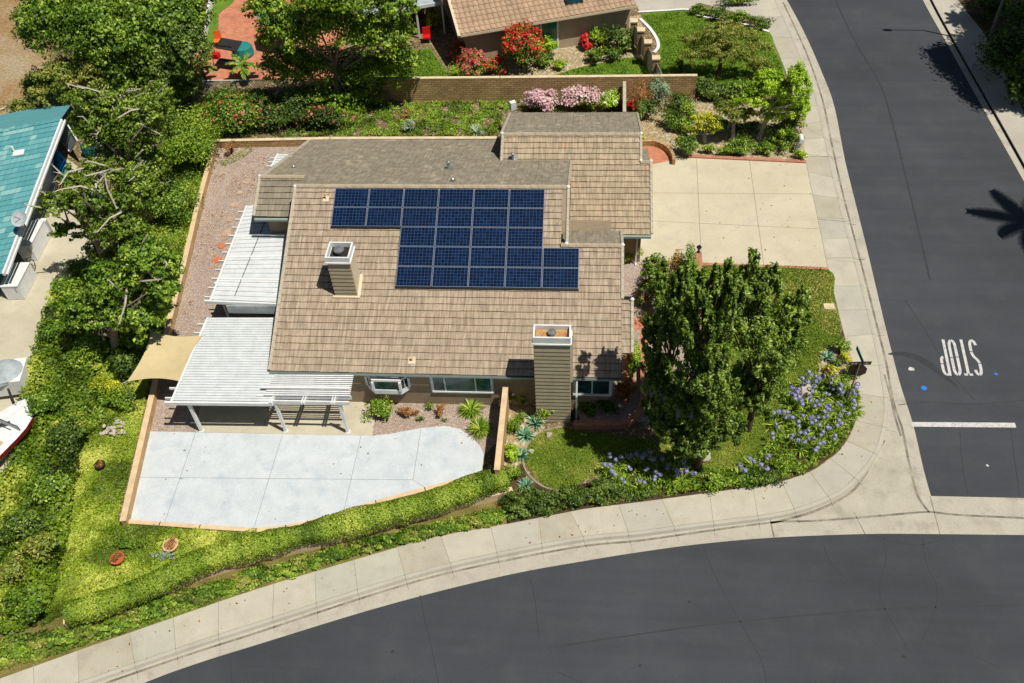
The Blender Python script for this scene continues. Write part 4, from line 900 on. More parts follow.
# brick wall with lantern by the driveway
bw = wall_line('brick_wall', 'low brick wall with a lantern running from the driveway to the tree', [(698.5, 253), (702, 300), (703, 330)], -.1, 1.05, .3, 'brick', 'brick', .03)
pp = g(698.5, 252, 1.1); lan = thing('lantern', 'black lantern on the end of the low brick wall', 'lantern', (pp.x, pp.y, 1.09))
obj('lamp_base', MB().lathe((pp.x, pp.y, 1.09), [(.1, 0), (.1, .03), (.03, .06), (.03, .16)], 8), 'black', lan)
obj('lamp_glass', MB().lathe((pp.x, pp.y, 1.25), [(.07, 0), (.11, .18)], 6), 'glass', lan); obj('lamp_roof', MB().lathe((pp.x, pp.y, 1.43), [(.15, 0), (.05, .1), (.0, .18)], 6), 'black', lan)
# brick planter round the corner window
pl = G([(574, 424), (600, 424), (622, 423), (634, 417), (641, 406), (643, 392), (643, 352)], .3, 4); root = thing('brick_planter', 'curved brick planter wall below the corner window', 'planter', (pl[0].x, pl[0].y, 0))
mb, cb = MB(), MB()
for a, b in zip(pl[:-1], pl[1:]):
    a = Vector((a.x, a.y, 0)); b = Vector((b.x, b.y, 0)); d = (b-a).normalized(); mb.beam(a+Vector((0, 0, .14)), b+Vector((0, 0, .14)), .2, .38); cb.beam(a+Vector((0, 0, .365))-d*.01, b+Vector((0, 0, .365))+d*.01, .26, .07)
obj('masonry', mb, 'brick', root); obj('coping', cb, 'brick', root)
# curved block planter at the entry
pl = G([(641, 141), (655, 141), (667, 146), (673, 154), (674, 160)], .35, 4); root = thing('entry_wall', 'low curved block wall around the brick entry landing', 'wall', (pl[0].x, pl[0].y, 0)); mb = MB()
for a, b in zip(pl[:-1], pl[1:]): mb.beam(Vector((a.x, a.y, .17)), Vector((b.x, b.y, .17)), .18, .42)
obj('masonry', mb, 'block', root)
# chain link fence
root = thing('chain_link_fence', 'chain link fence on the boundary beside the brick terrace', 'fence', tuple(g(190, 96)))
a, b = g(186, 81, 1.5), g(332, 79.5, 1.5); a.z = b.z = 0; ln_ = (b-a).length; d = (b-a).normalized(); mb = MB()
k = 0
while k < ln_+1.5:
    for sg in (-1, 1):
        t0, t1 = k, k+sg*1.45
        lo, hi = (t0, t1); z0, z1 = .05, 1.5
        if hi > ln_: z1 = .05+1.45*(ln_-lo)/(hi-lo) if hi != lo else z1; hi = ln_
        if hi < 0: z1 = .05+1.45*(0-lo)/(hi-lo); hi = 0
        if lo < ln_: mb.beam(a+d*lo+Vector((0, 0, z0)), a+d*hi+Vector((0, 0, z1)), .012, .012)
    k += .16
obj('mesh', mb, 'metal', root); obj('top_rail', MB().tube([a+Vector((0, 0, 1.52)), b+Vector((0, 0, 1.52))], .03, 6), 'white', root)
for i in range(4): q = a.lerp(b, i/3); obj('post', MB().tube([q, q+Vector((0, 0, 1.56))], .035, 6), 'metal', root)
# white garden wall by the terrace lawn
wall_line('terrace_wall', 'narrow white wall along the terrace lawn at the top', [(214, -20), (210, 0), (200.5, 48)], -.1, .5, .16, 'white', 'white')
# stepped fence of pillars and boards
root = thing('pillar_fence', 'tan pillar fence with grey boards beside the neighbouring lawn', 'fence', tuple(g(648, 60)))
fp = [g(634, 22, 1.6), g(641, 31, 1.6), g(648, 43, 1.6), g(656, 59, 1.6), g(664, 75, 1.6)]
for i, p in enumerate(fp):
    if i < 4: po = obj('pillar', MB().bx(p.x-.22, p.x+.22, p.y-.22, p.y+.22, -.05, 1.65), 'block', root); obj('pillar_cap', MB().bx(p.x-.26, p.x+.26, p.y-.26, p.y+.26, 1.652, 1.73), 'capw', po)
for a, b in zip(fp[:-1], fp[1:]):
    a = a.copy(); b = b.copy(); mb = MB(); n_ = 9
    for i in range(n_):
        p, q = a.lerp(b, (i+.1)/n_), a.lerp(b, (i+.9)/n_); mb.beam((p.x, p.y, .75), (q.x, q.y, .75), .03, 1.4)
    obj('boards', mb, 'wood', root)

# ================================================================== neighbouring houses
nh = thing('neighbour_house', 'neighbouring house with barrel tile roof at the top', 'house', tuple(g(550, 20)))
ez = 2.5; ea, eb = g(459, 35.5, ez), g(638, 5.5, ez); ud = Vector((eb.x-ea.x, eb.y-ea.y, 0)).normalized(); vd = Vector((-ud.y, ud.x, 0)); rp = .38
lenU = (eb-ea).length; lenV = 7.0; mb = MB(); pit = .36; nu = int(lenU/pit); Kk = 6; e = .4; nv = int(lenV/e)
for r_ in range(nv):
    for i in range(nu):
        tn = random.random()
        for k in range(Kk):
            f0, f1 = k/Kk, (k+1)/Kk; h0, h1 = [.075*abs(math.sin(math.pi*f))**.7 if True else 0 for f in (f0, f1)]
            def pt(f, h, v, l): return ea+ud*((i+f)*pit)+vd*v+Vector((0, 0, v*rp+h+l))
            v0, v1 = r_*e, (r_+1)*e; mb.face([pt(f0, h0, v0, .05), pt(f1, h1, v0, .05), pt(f1, h1, v1, .0), pt(f0, h0, v1, .0)], None, tn)
            mb.face([pt(f0, h0-.06, v0, .03), pt(f1, h1-.06, v0, .03), pt(f1, h1, v0, .05), pt(f0, h0, v0, .05)])
rf = obj('roof', mb, 'clay', nh)
obj('fascia', MB().beam(ea+Vector((0, 0, -.06)), eb+Vector((0, 0, -.06)), .06, .16).beam(ea-vd*.1+Vector((0, 0, -.03)), ea+vd*7+Vector((0, 0, 7*rp-.03)), .2, .16), 'creamtrim', nh)
sk = ea+ud*(lenU*.66)+vd*1.2+Vector((0, 0, 1.2*rp+.14)); obj('skylight', MB().box(sk, (1.2, .8, .12), math.atan2(ud.y, ud.x), Matrix.Rotation(math.atan(rp), 3, 'X')), 'glass', nh)
obj('roof_box', MB().box(sk+ud*1.1, (.5, .4, .2), math.atan2(ud.y, ud.x), Matrix.Rotation(math.atan(rp), 3, 'X')), 'terracotta', nh)
wa, wb_ = ea+ud*.5+vd*.55, eb-ud*.35+vd*.55
pz = lambda p, z: Vector((p.x, p.y, z))
mb = MB().face([pz(wa, -.05), pz(wb_, -.05), pz(wb_, 2.6), pz(wa, 2.6)]); wc, wd = wa+vd*9, wb_+vd*9
mb.face([pz(wb_, -.05), pz(wd, -.05), pz(wd, 5.2), pz(wb_, 2.6)]).face([pz(wc, -.05), pz(wa, -.05), pz(wa, 2.6), pz(wc, 5.2)]); obj('wall', mb, 'stucco2', nh)
an = math.atan2(ud.y, ud.x)
for t0, t1, z0 in ((.3, .42, .7), (.455, .55, .1)):
    a, b = wa.lerp(wb_, t0), wa.lerp(wb_, t1); z1 = 2.15; c = (a+b)/2-vd*.03; wd_ = (b-a).length
    w = obj('window' if z0 > .2 else 'door', MB().box((c.x, c.y, (z0+z1)/2), (wd_+.2, .05, z1-z0+.2), an), 'white', nh)
    obj('pane', MB().box((c.x-vd.x*.03, c.y-vd.y*.03, (z0+z1)/2), (wd_-.06, .03, z1-z0-.06), an), 'tealglass', w)
nb = thing('neighbour_outbuilding', 'grey flat roofed patio structure behind the light green tree', 'outbuilding', tuple(g(420, 15)))
a, b = g(405, 9.5, 2.4), g(442, 3, 2.4); d = (b-a).normalized(); sd = Vector((-d.y, d.x, 0))
obj('roof', MB().beam(a+sd*2-d*3, b+sd*2, 4.0, .14), 'tarp', nb); obj('fascia', MB().beam(a-d*3-Vector((0, 0, .0)), b, .08, .22), 'whitepan', nb)
for t in (-.5, .3, 1): q = a.lerp(b, t)+sd*.2; obj('post', MB().beam((q.x, q.y, 0), (q.x, q.y, 2.35), .12, .12), 'white', nb)
obj('wall', MB().beam(pz(a+sd*3.8-d*3, 1.2), pz(b+sd*3.8, 1.2), .1, 2.4), 'stucco2', nb)

wh = thing('west_house', 'house with turquoise tiled roof at the left edge', 'house', tuple(g(10, 200)))
rz_, ez_ = 3.7, 1.95; rA = g(60.5, 119.5, rz_); eA = g(1.5, 274, ez_); vdir = (rA-eA); wl_ = vdir.length
lft = g(0, 131.5, rz_); ud = (rA-lft); ud.z = 0; ud.normalize(); vdn = vdir.normalized(); vdn = (vdn-ud*vdn.dot(ud)*.0)
t_, b_ = MB(), MB(); wdt = 12.0
# skewed slope: rows run along the ridge, the gable edge follows the rake
e = .42; nr = int(wl_/e)
for k in range(nr+1):
    v0, v1 = k*e, min(wl_, (k+1)*e)
    x = -wdt-(.3 if k % 2 else 0)
    while x < 0:
        x1 = min(0, x+random.choice((.33, .33, .66, 1.0))); tn = random.random(); P = [eA+ud*x+vdn*v0, eA+ud*x1+vdn*v0, eA+ud*x1+vdn*v1, eA+ud*x+vdn*v1]; up_ = Vector((0, 0, .025))
        t_.face([P[0]+up_, P[1]+up_, P[2], P[3]], [(x, k), (x1, k), (x1, k+1), (x, k+1)], tn); b_.face([P[0]-up_, P[1]-up_, P[1]+up_, P[0]+up_]); x = x1
rf = obj('roof', t_, 'teatile', wh); obj('tile_edge', b_, 'tealbutt', rf)
t_ = MB(); nd = Vector((-ud.y, ud.x, 0)); q0 = rA; t_.face([rA, rA-ud*wdt, rA-ud*wdt+nd*5-Vector((0, 0, 1.7)), rA-ud*.0+nd*5-Vector((0, 0, 1.7))], None, .4); obj('roof', t_, 'teatile', wh)
mb = MB(); caps(rA, rA-ud*wdt, .3, mb); obj('ridge_cap', mb, M['teatile'], wh)
out = ud*.06
obj('fascia', MB().beam(eA+out*1.2+Vector((0, 0, -.06)), rA+out*1.2+Vector((0, 0, -.06)), .1, .2), 'white', wh); obj('gutter', MB().beam(eA+out*4+Vector((0, 0, -.1)), rA+out*4+Vector((0, 0, -.1)), .09, .1), 'white', wh)
wi = -ud*1.7; a, b = eA+wi, rA+wi; mb = MB(); mb.face([pz(a, -.05), pz(b, -.05), pz(b, rz_-.2), pz(a, ez_-.15)]).face([pz(a-ud*11, -.05), pz(a, -.05), pz(a, ez_-.15), pz(a-ud*11, ez_-.15)]).face([pz(b, -.05), pz(b+nd*4.2, -.05), pz(b+nd*4.2, 2.0), pz(b, rz_-.2)]); obj('wall', mb, 'paleblue', wh)
p = eA+vdn*((roofpt.__defaults__ and 0)+0); q = g(19, 153.5, 3.35); obj('roof_vent', MB().box((q.x, q.y, q.z+.05), (.6, .5, .06), .3).tube([q+Vector((-.3, .1, 0)), q+Vector((-.3, .1, .4))], .07, 7), 'white', wh)
dp = g(20, 219, 3.3); dish = thing('satellite_dish', 'grey satellite dish on the edge of the turquoise roof', 'satellite dish', (dp.x, dp.y, 2.8))
mb = MB(); mb.lathe((0, 0, 0), [(0, 0), (.18, .015), (.32, .05), (.42, .1), (.44, .1), (.32, .03), (0, -.02)], 18); R = Matrix.Rotation(math.radians(35), 3, 'X'); mb.v = [tuple(R @ Vector(v)+Vector((dp.x, dp.y, dp.z))) for v in mb.v]; obj('reflector', mb, 'tarp', dish, True)
obj('mast', MB().tube([dp+Vector((0, .1, -.6)), dp], .035, 6).tube([dp, dp+Vector((0, -.3, .4))], .018, 5), 'darkmetal', dish)
# neighbour's side yard clutter
def boxthing(name, label, cat, px, py, w, d, h, mat, rz, extra=None):
    p = g(px, py); root = thing(name, label, cat, (p.x, p.y, 0)); R = Matrix.Rotation(rz, 3, 'Z')
    body = MB().box((p.x, p.y, h*.5), (w, d, h-.06), rz); obj('body', body, mat, root); obj('lid', MB().box((p.x, p.y, h-.02), (w+.06, d+.06, .05), rz), 'white', root)
    f = R @ Vector((w*.3, -d/2-.015, 0)); obj('handle', MB().box((p.x+f.x, p.y+f.y, h*.7), (.04, .03, .3), rz), 'metal', root); return root
wr = math.atan2((rA-eA).y, (rA-eA).x)-math.pi/2
boxthing('storage_cabinet', 'white storage cabinet against the pale wall by the concrete', 'cabinet', 38, 248, .8, 2.2, 1.1, 'white', wr)
boxthing('storage_cabinet', 'longer white storage cabinet beside the bicycle', 'cabinet', 23, 288, .9, 1.8, 1.0, 'white', wr)
boxthing('storage_box', 'grey lidded storage box nearest the tree trunks', 'box', 45, 236, .6, .9, .9, 'tarp', wr)
p = g(62, 172); s_b = thing('kayak', 'bright blue kayak lying beside the turquoise roofed house', 'kayak', (p.x, p.y, 0))
a, b = g(58, 154), g(68, 183); ax = (b-a); mb = MB(); pts = [a.lerp(b, i/10)+Vector((0, 0, .25)) for i in range(11)]; mb.tube(pts, [.05+.3*math.sin(math.pi*i/10)**.6 for i in range(11)], 10); obj('hull', mb, 'blue', s_b, True); obj('seat', MB().lathe(a.lerp(b, .5)+Vector((0, 0, .52)), [(.22, 0), (.2, .05), (.1, .02), (0, .0)], 10), 'black', s_b)
p = g(70, 148); gh = thing('greenhouse_frame', 'white framed lean-to screen at the corner of the turquoise roofed house', 'screen', (p.x, p.y, 0))
P4 = [g(66, 122, 1.9), g(77, 140, 1.9), g(70, 152, .3), g(61, 140, .3)]; mb = MB()
for i in range(4): mb.beam(P4[i], P4[(i+1) % 4], .08, .08)
mb.beam((P4[0]+P4[1])/2, (P4[2]+P4[3])/2, .06, .06); obj('frame', mb, 'white', gh); obj('panel', MB().face(P4), 'tarp', gh)
p = g(100, 142, .4); tp = thing('tarp_cover', 'pale grey tarpaulin cover lying under the pine branches', 'tarpaulin', (p.x, p.y, 0)); obj('sheet', MB().blob(p, (.9, .6, .45), 5, 12, .35), 'tarp', tp)
p = g(88, 150, .4); tp = thing('canister', 'green grey barrel standing under the pine branches', 'barrel', (p.x, p.y, 0)); obj('drum', MB().lathe((p.x, p.y, 0), [(.35, 0), (.38, .4), (.35, .8), (.0, .8)]), 'lf_blue', tp); tp.children[0].data.materials[0] = M['tealbutt']
p = g(62, 187, .3); pt_ = thing('flower_pot', 'orange clay pot beside the blue kayak', 'pot', (p.x, p.y, 0)); obj('bowl', MB().lathe((p.x, p.y, 0), [(.15, 0), (.26, .4), (.3, .42), (.26, .36), (.0, .34)]), 'terracotta', pt_)
bk = thing('bicycle', 'bicycle leaning against the longer white cabinet', 'bicycle', tuple(g(33, 278))); a, b = g(29, 286), g(35, 270); d = (b-a).normalized()
def ring(c, r, ax, rr=.025):
    k = 16; sd = Vector((0, 0, 1)); return MB().tube([c+ax*(r*math.cos(2*math.pi*i/k))+sd*(r*math.sin(2*math.pi*i/k)) for i in range(k+1)], rr, 5)
for c in (a, b):
    w = obj('wheel', ring(c+Vector((0, 0, .34)), .33, d), 'black', bk)
    mb = MB()
    for i in range(6): dd = d*math.cos(i*.52)+Vector((0, 0, math.sin(i*.52))); mb.beam(c+Vector((0, 0, .34))-dd*.32, c+Vector((0, 0, .34))+dd*.32, .008, .008)
    obj('spokes', mb, 'metal', w)
h_ = Vector((0, 0, 1)); obj('frame', MB().tube([a+h_*.34, a.lerp(b, .4)+h_*.3, a.lerp(b, .33)+h_*.8, a+h_*.34], .02, 5).tube([a.lerp(b, .33)+h_*.8, a.lerp(b, .85)+h_*.82, b+h_*.34], .02, 5).tube([a.lerp(b, .4)+h_*.3, a.lerp(b, .85)+h_*.75], .02, 5), 'darkmetal', bk)
obj('saddle', MB().blob(a.lerp(b, .32)+h_*.9, (.1, .13, .04), 2), 'black', bk); obj('handlebar', MB().tube([a.lerp(b, .85)+h_*1.0-Vector((.25, .1, 0)), a.lerp(b, .85)+h_*1.0+Vector((.25, .1, 0))], .018, 5).tube([a.lerp(b, .85)+h_*.82, a.lerp(b, .85)+h_], .018, 5), 'black', bk)
# gate frame and railing on the lower left
# boat on the concrete, cut by the frame
bt = thing('motor_boat', 'red and white open motor boat partly hidden by the ivy', 'boat', tuple(g(3, 452)))
bc = g(1, 452); ax = Vector((.35, .94, 0)).normalized(); sd = Vector((ax.y, -ax.x, 0)); secs = []
for i in range(11):
    t = i/10*5.6-2.8; w = 1.0*(1-max(0, (t-.6)/2.3)**2.0) if t > .6 else 1.0; w = max(.06, w); secs.append((t, w))
hull, stripe, deck = MB(), MB(), MB()
for (t0, w0), (t1, w1) in zip(secs[:-1], secs[1:]):
    A, B = bc+ax*t0, bc+ax*t1
    for sg in (-1, 1):
        q = [A+sd*sg*w0*.55+h_*.2, B+sd*sg*w1*.55+h_*.2, B+sd*sg*w1*.92+h_*.6, A+sd*sg*w0*.92+h_*.6]; hull.face(q if sg > 0 else q[::-1])
        q = [A+sd*sg*w0*.92+h_*.6, B+sd*sg*w1*.92+h_*.6, B+sd*sg*w1+h_*.9, A+sd*sg*w0+h_*.9]; stripe.face(q if sg > 0 else q[::-1])
        inn = .68 if t0 < .9 else 0.0; inn1 = .68 if t1 < 1.0 else 0.0
        q = [A+sd*sg*w0+h_*.9, B+sd*sg*w1+h_*.9, B+sd*sg*w1*inn1+h_*.96, A+sd*sg*w0*inn+h_*.96]; deck.face(q if sg > 0 else q[::-1])
    if t0 < .9: hull.face([A+sd*w0*.68+h_*.5, B+sd*w1*.68+h_*.5, B-sd*w1*.68+h_*.5, A-sd*w0*.68+h_*.5])
obj('hull', hull, 'white', bt); obj('stripe', stripe, 'redhull', bt); obj('deck', deck, 'white', bt)
for t in (-1.6, -.1): obj('seat', MB().box(bc+ax*t+h_*.68, (1.2, .5, .3), math.atan2(sd.y, sd.x)), 'tanvinyl', bt)
obj('windscreen', MB().beam(bc+ax*.9-sd*.85+h_*1.1, bc+ax*.9+sd*.85+h_*1.1, .04, .3), 'glass', bt)
obj('outboard', MB().box(bc-ax*2.95+h_*.9, (.4, .5, .6), math.atan2(sd.y, sd.x)), 'black', bt)
tr_ = thing('covered_trailer', 'white covered trailer beside the motor boat', 'trailer', tuple(g(13, 388))); tc = g(13, 388)
mb = MB(); mb.box(tc+h_*.75, (2.0, 1.5, .9), .2); obj('body', mb, 'white', tr_); obj('cover', MB().blob(tc+h_*1.15, (1.05, .8, .35), 4, 14, .08), 'tarp', tr_)
for sg in (-1, 1): obj('wheel', ring(tc+Vector((sg*1.0, .0, .3)), .26, Vector((.0, 1, 0)), .08), 'black', tr_)
obj('drawbar', MB().beam(tc+Vector((-.9, .9, .5)), tc+Vector((1.2, -1.6, .9)), .09, .09), 'darkmetal', tr_)
wall_line('dirt_lot_wall', 'thin pale garden wall at the edge of the dirt lot', [(-60, 124), (0, 110), (28, 97)], -.1, .35, .14, 'capw', 'capw')

# neighbour terrace furniture
um = thing('parasol', 'teal parasol seen through the light green tree', 'parasol', tuple(g(288, 32))); uc = g(285, 22, 2.2); b = g(288, 45); uc = Vector((b.x, b.y, 2.3))
mb = MB(); k = 8
for i in range(k):
    a0, a1 = 2*math.pi*i/k, 2*math.pi*(i+1)/k; mb.face([uc+Vector((0, 0, .45)), uc+Vector((1.7*math.cos(a0), 1.7*math.sin(a0), -.1)), uc+Vector((1.7*math.cos(a1), 1.7*math.sin(a1), -.1))])
obj('canopy', mb, 'teal', um); obj('pole', MB().tube([(b.x, b.y, 0), uc+Vector((0, 0, .5))], .03, 6), 'metal', um)
sw = thing('garden_swing', 'dark canopied garden swing with a red cushion on the terrace', 'swing seat', tuple(g(228, 66))); c = g(228, 68)
ax = Vector((1, -.25, 0)).normalized(); sd = Vector((.25, 1, 0)).normalized()
obj('canopy', MB().box(c+Vector((.5, .1, 1.7)), (1.7, .9, .06), -.3, Matrix.Rotation(.35, 3, 'X')), 'tealbutt', sw); sw.children[-1].data.materials[0] = M['darkmetal']
obj('seat', MB().box(c+h_*.5+ax*.1, (1.4, .5, .1), -.25), 'black', sw); obj('cushion', MB().box(c+h_*1.2-ax*.3-sd*.5, (.5, .4, .35), -.2), 'red', sw)
mb = MB()
for sg in (-1, 1): mb.tube([c+ax*sg*.8+sd*.5, c+ax*sg*.8+h_*1.7, c+ax*sg*.8-sd*.5], .03, 5)
mb.tube([c-ax*.8+h_*1.7, c+ax*.8+h_*1.7], .03, 5); obj('frame', mb, 'darkmetal', sw)
wh_ = thing('garden_chair', 'orange folding garden chair on the brick terrace', 'chair', tuple(g(220, 46))); c = g(219, 46)
obj('seat', MB().box(c+h_*.42, (.5, .5, .05), .3), 'orange', wh_); obj('backrest', MB().box(c+h_*.75+Vector((0, .26, 0)), (.5, .05, .6), .3), 'orange', wh_)
for sx in (-.2, .2):
    for sy in (-.2, .2): obj('leg', MB().tube([c+Vector((sx, sy, 0)), c+Vector((sx, sy, .4))], .018, 5), 'metal', wh_)
gs = thing('patio_table', 'teal covered patio table behind the small palm', 'table', tuple(g(244, 55))); c = g(244, 55); obj('cover', MB().lathe(c, [(.75, .1), (.68, .68), (.6, .74), (0, .76)], 12), 'teal', gs); obj('leg', MB().tube([c, c+h_*.7], .05, 6), 'metal', gs)
bb = thing('red_cushion_chair', 'red garden chair in the dark shade beside the grey patio structure', 'chair', tuple(g(427, 42))); c = g(427, 42); obj('seat', MB().box(c+h_*.4, (.55, .5, .1), .2), 'red', bb); obj('backrest', MB().box(c+h_*.7+Vector((0, .25, 0)), (.55, .07, .6), .2), 'red', bb)
for sx in (-.2, .2):
    for sy in (-.18, .18): obj('leg', MB().tube([c+Vector((sx, sy, 0)), c+Vector((sx, sy, .4))], .02, 5), 'darkmetal', bb)

# ================================================================== street furniture
sb = g(846, 403); sgn = thing('street_sign', 'stop sign seen from behind with crossed street name blades', 'sign', tuple(sb))
pt0 = Vector((sb.x, sb.y, 2.75)); obj('post', MB().tube([sb, pt0], .035, 6), 'wood', sgn); sgn.children[-1].data.materials[0] = plain('post_metal', lin(140, 124, 104), .6, .2)
oc = Vector((sb.x+.02, sb.y+.05, 2.2)); rr = .4; tilt = Matrix.Rotation(math.radians(-8), 3, 'Z')
pts = [oc+tilt @ Vector((rr*math.cos(math.pi/8+i*math.pi/4), 0, rr*math.sin(math.pi/8+i*math.pi/4))) for i in range(8)]; bk_ = [p+tilt @ Vector((0, .02, 0)) for p in pts]
obj('octagon', MB().face(pts).strip(pts+[pts[0]], bk_+[bk_[0]]), 'sign', sgn); f_ = [p+tilt @ Vector((0, .024, 0)) for p in pts]; obj('sign_face', MB().face(f_[::-1]), 'redhull', sgn)
def blade(c, dr, ln_, mt): return MB().beam(c-dr*ln_/2, c+dr*ln_/2, .025, .2)
dA = Vector((.99, .06, 0)).normalized(); dB = Vector((-.12, .99, 0)).normalized()
obj('name_blade', blade(pt0+Vector((.0, 0, -.05)), dA, .95, 0), 'sign', sgn); obj('name_blade', blade(pt0+Vector((.0, .25, .18)), dB, .95, 0), 'tealbutt', sgn); sgn.children[-1].data.materials[0] = M['darkmetal']
mb = MB()
for i in range(5): mb.beam(pt0+dA*(-.36+i*.15)+Vector((0, -.016, -.05)), pt0+dA*(-.28+i*.15)+Vector((0, -.016, -.05)), .004, .07)
obj('blade_lettering', mb, 'rake', sgn)
lb = g(988, 42); lp = thing('street_lamp', 'tall street lamp on the far sidewalk, only its lower pole in view', 'street lamp', tuple(lb))
HT = 8.45; obj('pole', MB().tube([lb, lb+h_*4, lb+h_*HT], [.11, .09, .06], 10), 'polemetal', lp); ad_ = Vector((-1, .02, 0))
obj('arm', MB().tube([lb+h_*HT, lb+h_*(HT+.25)+ad_*.8, lb+h_*(HT+.35)+ad_*2.0], .045, 7), 'polemetal', lp)
mb = MB(); lathe_c = lb+h_*(HT+.33)+ad_*2.3; mb.blob(lathe_c, (.36, .17, .1), 1, 10, .0); obj('lamp_head', mb, 'darkmetal', lp, True)
mbp = g(797, 152); mx = thing('mailbox', 'white mailbox on a white post beside the driveway', 'mailbox', tuple(mbp))
obj('post', MB().bx(mbp.x-.13, mbp.x+.13, mbp.y-.13, mbp.y+.13, 0, .78), 'white', mx)
pr = []; 
for i in range(9): a = math.pi*i/8; pr.append((.15*math.cos(a), .15*math.sin(a)))
mb = MB(); prof = [(.15, -.14)]+pr+[(-.15, -.14)]; A = [Vector((mbp.x+.08+p[0]*.9, mbp.y-.28, .93+p[1])) for p in prof]; B = [p+Vector((0, .56, 0)) for p in A]; mb.face(A).face(B[::-1]).strip(B+[B[0]], A+[A[0]]); obj('box', mb, 'white', mx)
obj('flag', MB().bx(mbp.x+.225, mbp.x+.235, mbp.y-.1, mbp.y+.0, .95, 1.15), 'red', mx)
uv_ = g(829, 307); ub = thing('utility_box', 'pale flush utility box lid in the dry grass by the sidewalk', 'utility box', tuple(uv_)); obj('lid', MB().box((uv_.x, uv_.y, .03), (.5, .38, .06), .0), 'capw', ub); obj('rim', MB().box((uv_.x, uv_.y, .012), (.6, .48, .02), .0), 'walkold', ub)

# garden objects
def pot(label, px, py, r, h, mat, plant, dead=False):
    p = g(px, py); t = thing('flower_pot', label, 'pot', tuple(p)); obj('bowl', MB().lathe(p, [(r*.6, 0), (r*.95, h*.85), (r*1.08, h*.86), (r*1.08, h), (r*.9, h), (r*.85, h*.82), (0, h*.8)], 16), mat, t, True)
    P, N, tt, q = blobpts((p.x, p.y, h*1.0), (r*.9, r*.9, r*.6), 420, 10, .5); cloud('plant', P, N, .07, plant, tt, t); return t
pot('terracotta pot with dried brown plant on the bank below the patio', 120, 562, .27, .34, 'terracotta', 'lf_brown'); pot('cream rimmed pot with brown plant nearest the patio corner', 173, 549, .3, .36, 'cream', 'lf_brown'); pot('small brown pot in the yellow ground cover by the wall', 102, 468, .22, .3, 'darkmetal', 'lf_brown')
for i, (px, py, lab) in enumerate(((113, 429, 'grey boulder heap with lichen beside the side wall'), (703, 455, 'pale boulder at the foot of the big dark tree'), (805, 392, 'white rock at the top of the violet flower bed'), (549, 433, 'small pale rock on the lawn edge'), (531, 449, 'white pebble rock in the succulent bed'))):
    p = g(px, py, .2); r = (.45, .35, .42, .15, .12)[i]; t = thing('boulder', lab, 'rock', (p.x, p.y, 0)); mb = MB()
    if i == 0:
        for k in range(26): mb.blob((p.x+random.gauss(0, .24), p.y+random.gauss(0, .2), .12+random.random()*.2), (random.uniform(.06, .14), random.uniform(.06, .13), .08), k, 8, .3)
    else: mb.blob((p.x, p.y, r*.5), (r, r*.8, r*.9), i+4, 12, .3)
    obj('stone', mb, 'rock', t)
for i, (px, py, r, red, lab) in enumerate(((247, 182, .3, 0, 'square pale stepping stone nearest the roof corner'), (240, 193, .2, 0, 'small pale stepping stone, second in the path'), (235, 205, .34, 0, 'large tan stepping stone, third in the path'), (230, 220, .2, 0, 'small pinkish stepping stone beside the cover beam'), (227, 234, .3, 0, 'tan stepping stone at the rafter tails'), (222, 246, .24, 1, 'upper orange stepping stone in the gravel'), (217, 260, .28, 1, 'lower orange stepping stone in the gravel'))):
    p = g(px, py); t = thing('stepping_stone', lab, 'stepping stone', (p.x, p.y, 0), 'stepping stones in the side yard'); mb = MB(); kk = 4 if i in (0, 2) else 9
    mb.prism([(p.x+r*random.uniform(.85, 1.1)*math.cos(.5+2*math.pi*j/kk), p.y+r*random.uniform(.8, 1.1)*math.sin(.5+2*math.pi*j/kk)) for j in range(kk)], 0, .05); obj('slab', mb, 'flagred' if red else 'flag', t)

# ================================================================== VEGETATION: trees
tree('broadleaf_tree', 'big dense dark green tree filling the upper left corner', (112, 118), [(112, 34, 66, 40), (168, 24, 46, 40, .5), (60, 28, 44, 38, 1), (130, 66, 66, 32, -.8), (80, 0, 62, 32, 2), (165, -5, 54, 32, 2)], 'lf_mid', .19, 210, .3, 'greybark', nl=26, cr=.17, lo=.4, shift=0)
tree('broadleaf_tree', 'yellowish tree between the dirt lot and the bare branched pine', (85, 130), [(70, 80, 38, 22), (102, 72, 30, 22), (50, 95, 20, 16), (80, 95, 30, 14)], 'lf_olive', .16, 210, .2, 'greybark', nl=14, cr=.2, shift=.14)
tree('broadleaf_tree', 'dark green tree growing beside the chain link fence', (170, 125), [(165, 64, 34, 28), (184, 92, 22, 26), (192, 50, 18, 36), (140, 88, 28, 22)], 'lf_dark', .16, 220, .18, 'greybark', nl=14, cr=.2, shift=.12)
tree('pine_tree', 'open pine with bare grey branches above the turquoise roof', (152, 220), [(105, 120, 38, 26), (142, 122, 34, 38, .4), (120, 152, 38, 24), (160, 108, 20, 26), (92, 102, 34, 16), (142, 164, 30, 26), (95, 135, 26, 16), (150, 190, 22, 22)], 'lf_juniper', .14, 200, .3, 'greybark', nl=34, cr=.17, tips=50, lo=.4, shift=.03, tfront=1.3)
tree('pine_tree', 'leaning pine with thick trunk over the clutter by the concrete', (118, 290), [(88, 200, 34, 26), (118, 224, 36, 30), (60, 206, 28, 16), (95, 176, 36, 18), (138, 192, 28, 26), (72, 232, 24, 12), (108, 255, 26, 20), (130, 245, 28, 24)], 'lf_juniper', .14, 180, .3, 'greybark', nl=34, cr=.16, tips=40, lo=.4, shift=.03, tfront=1.3)
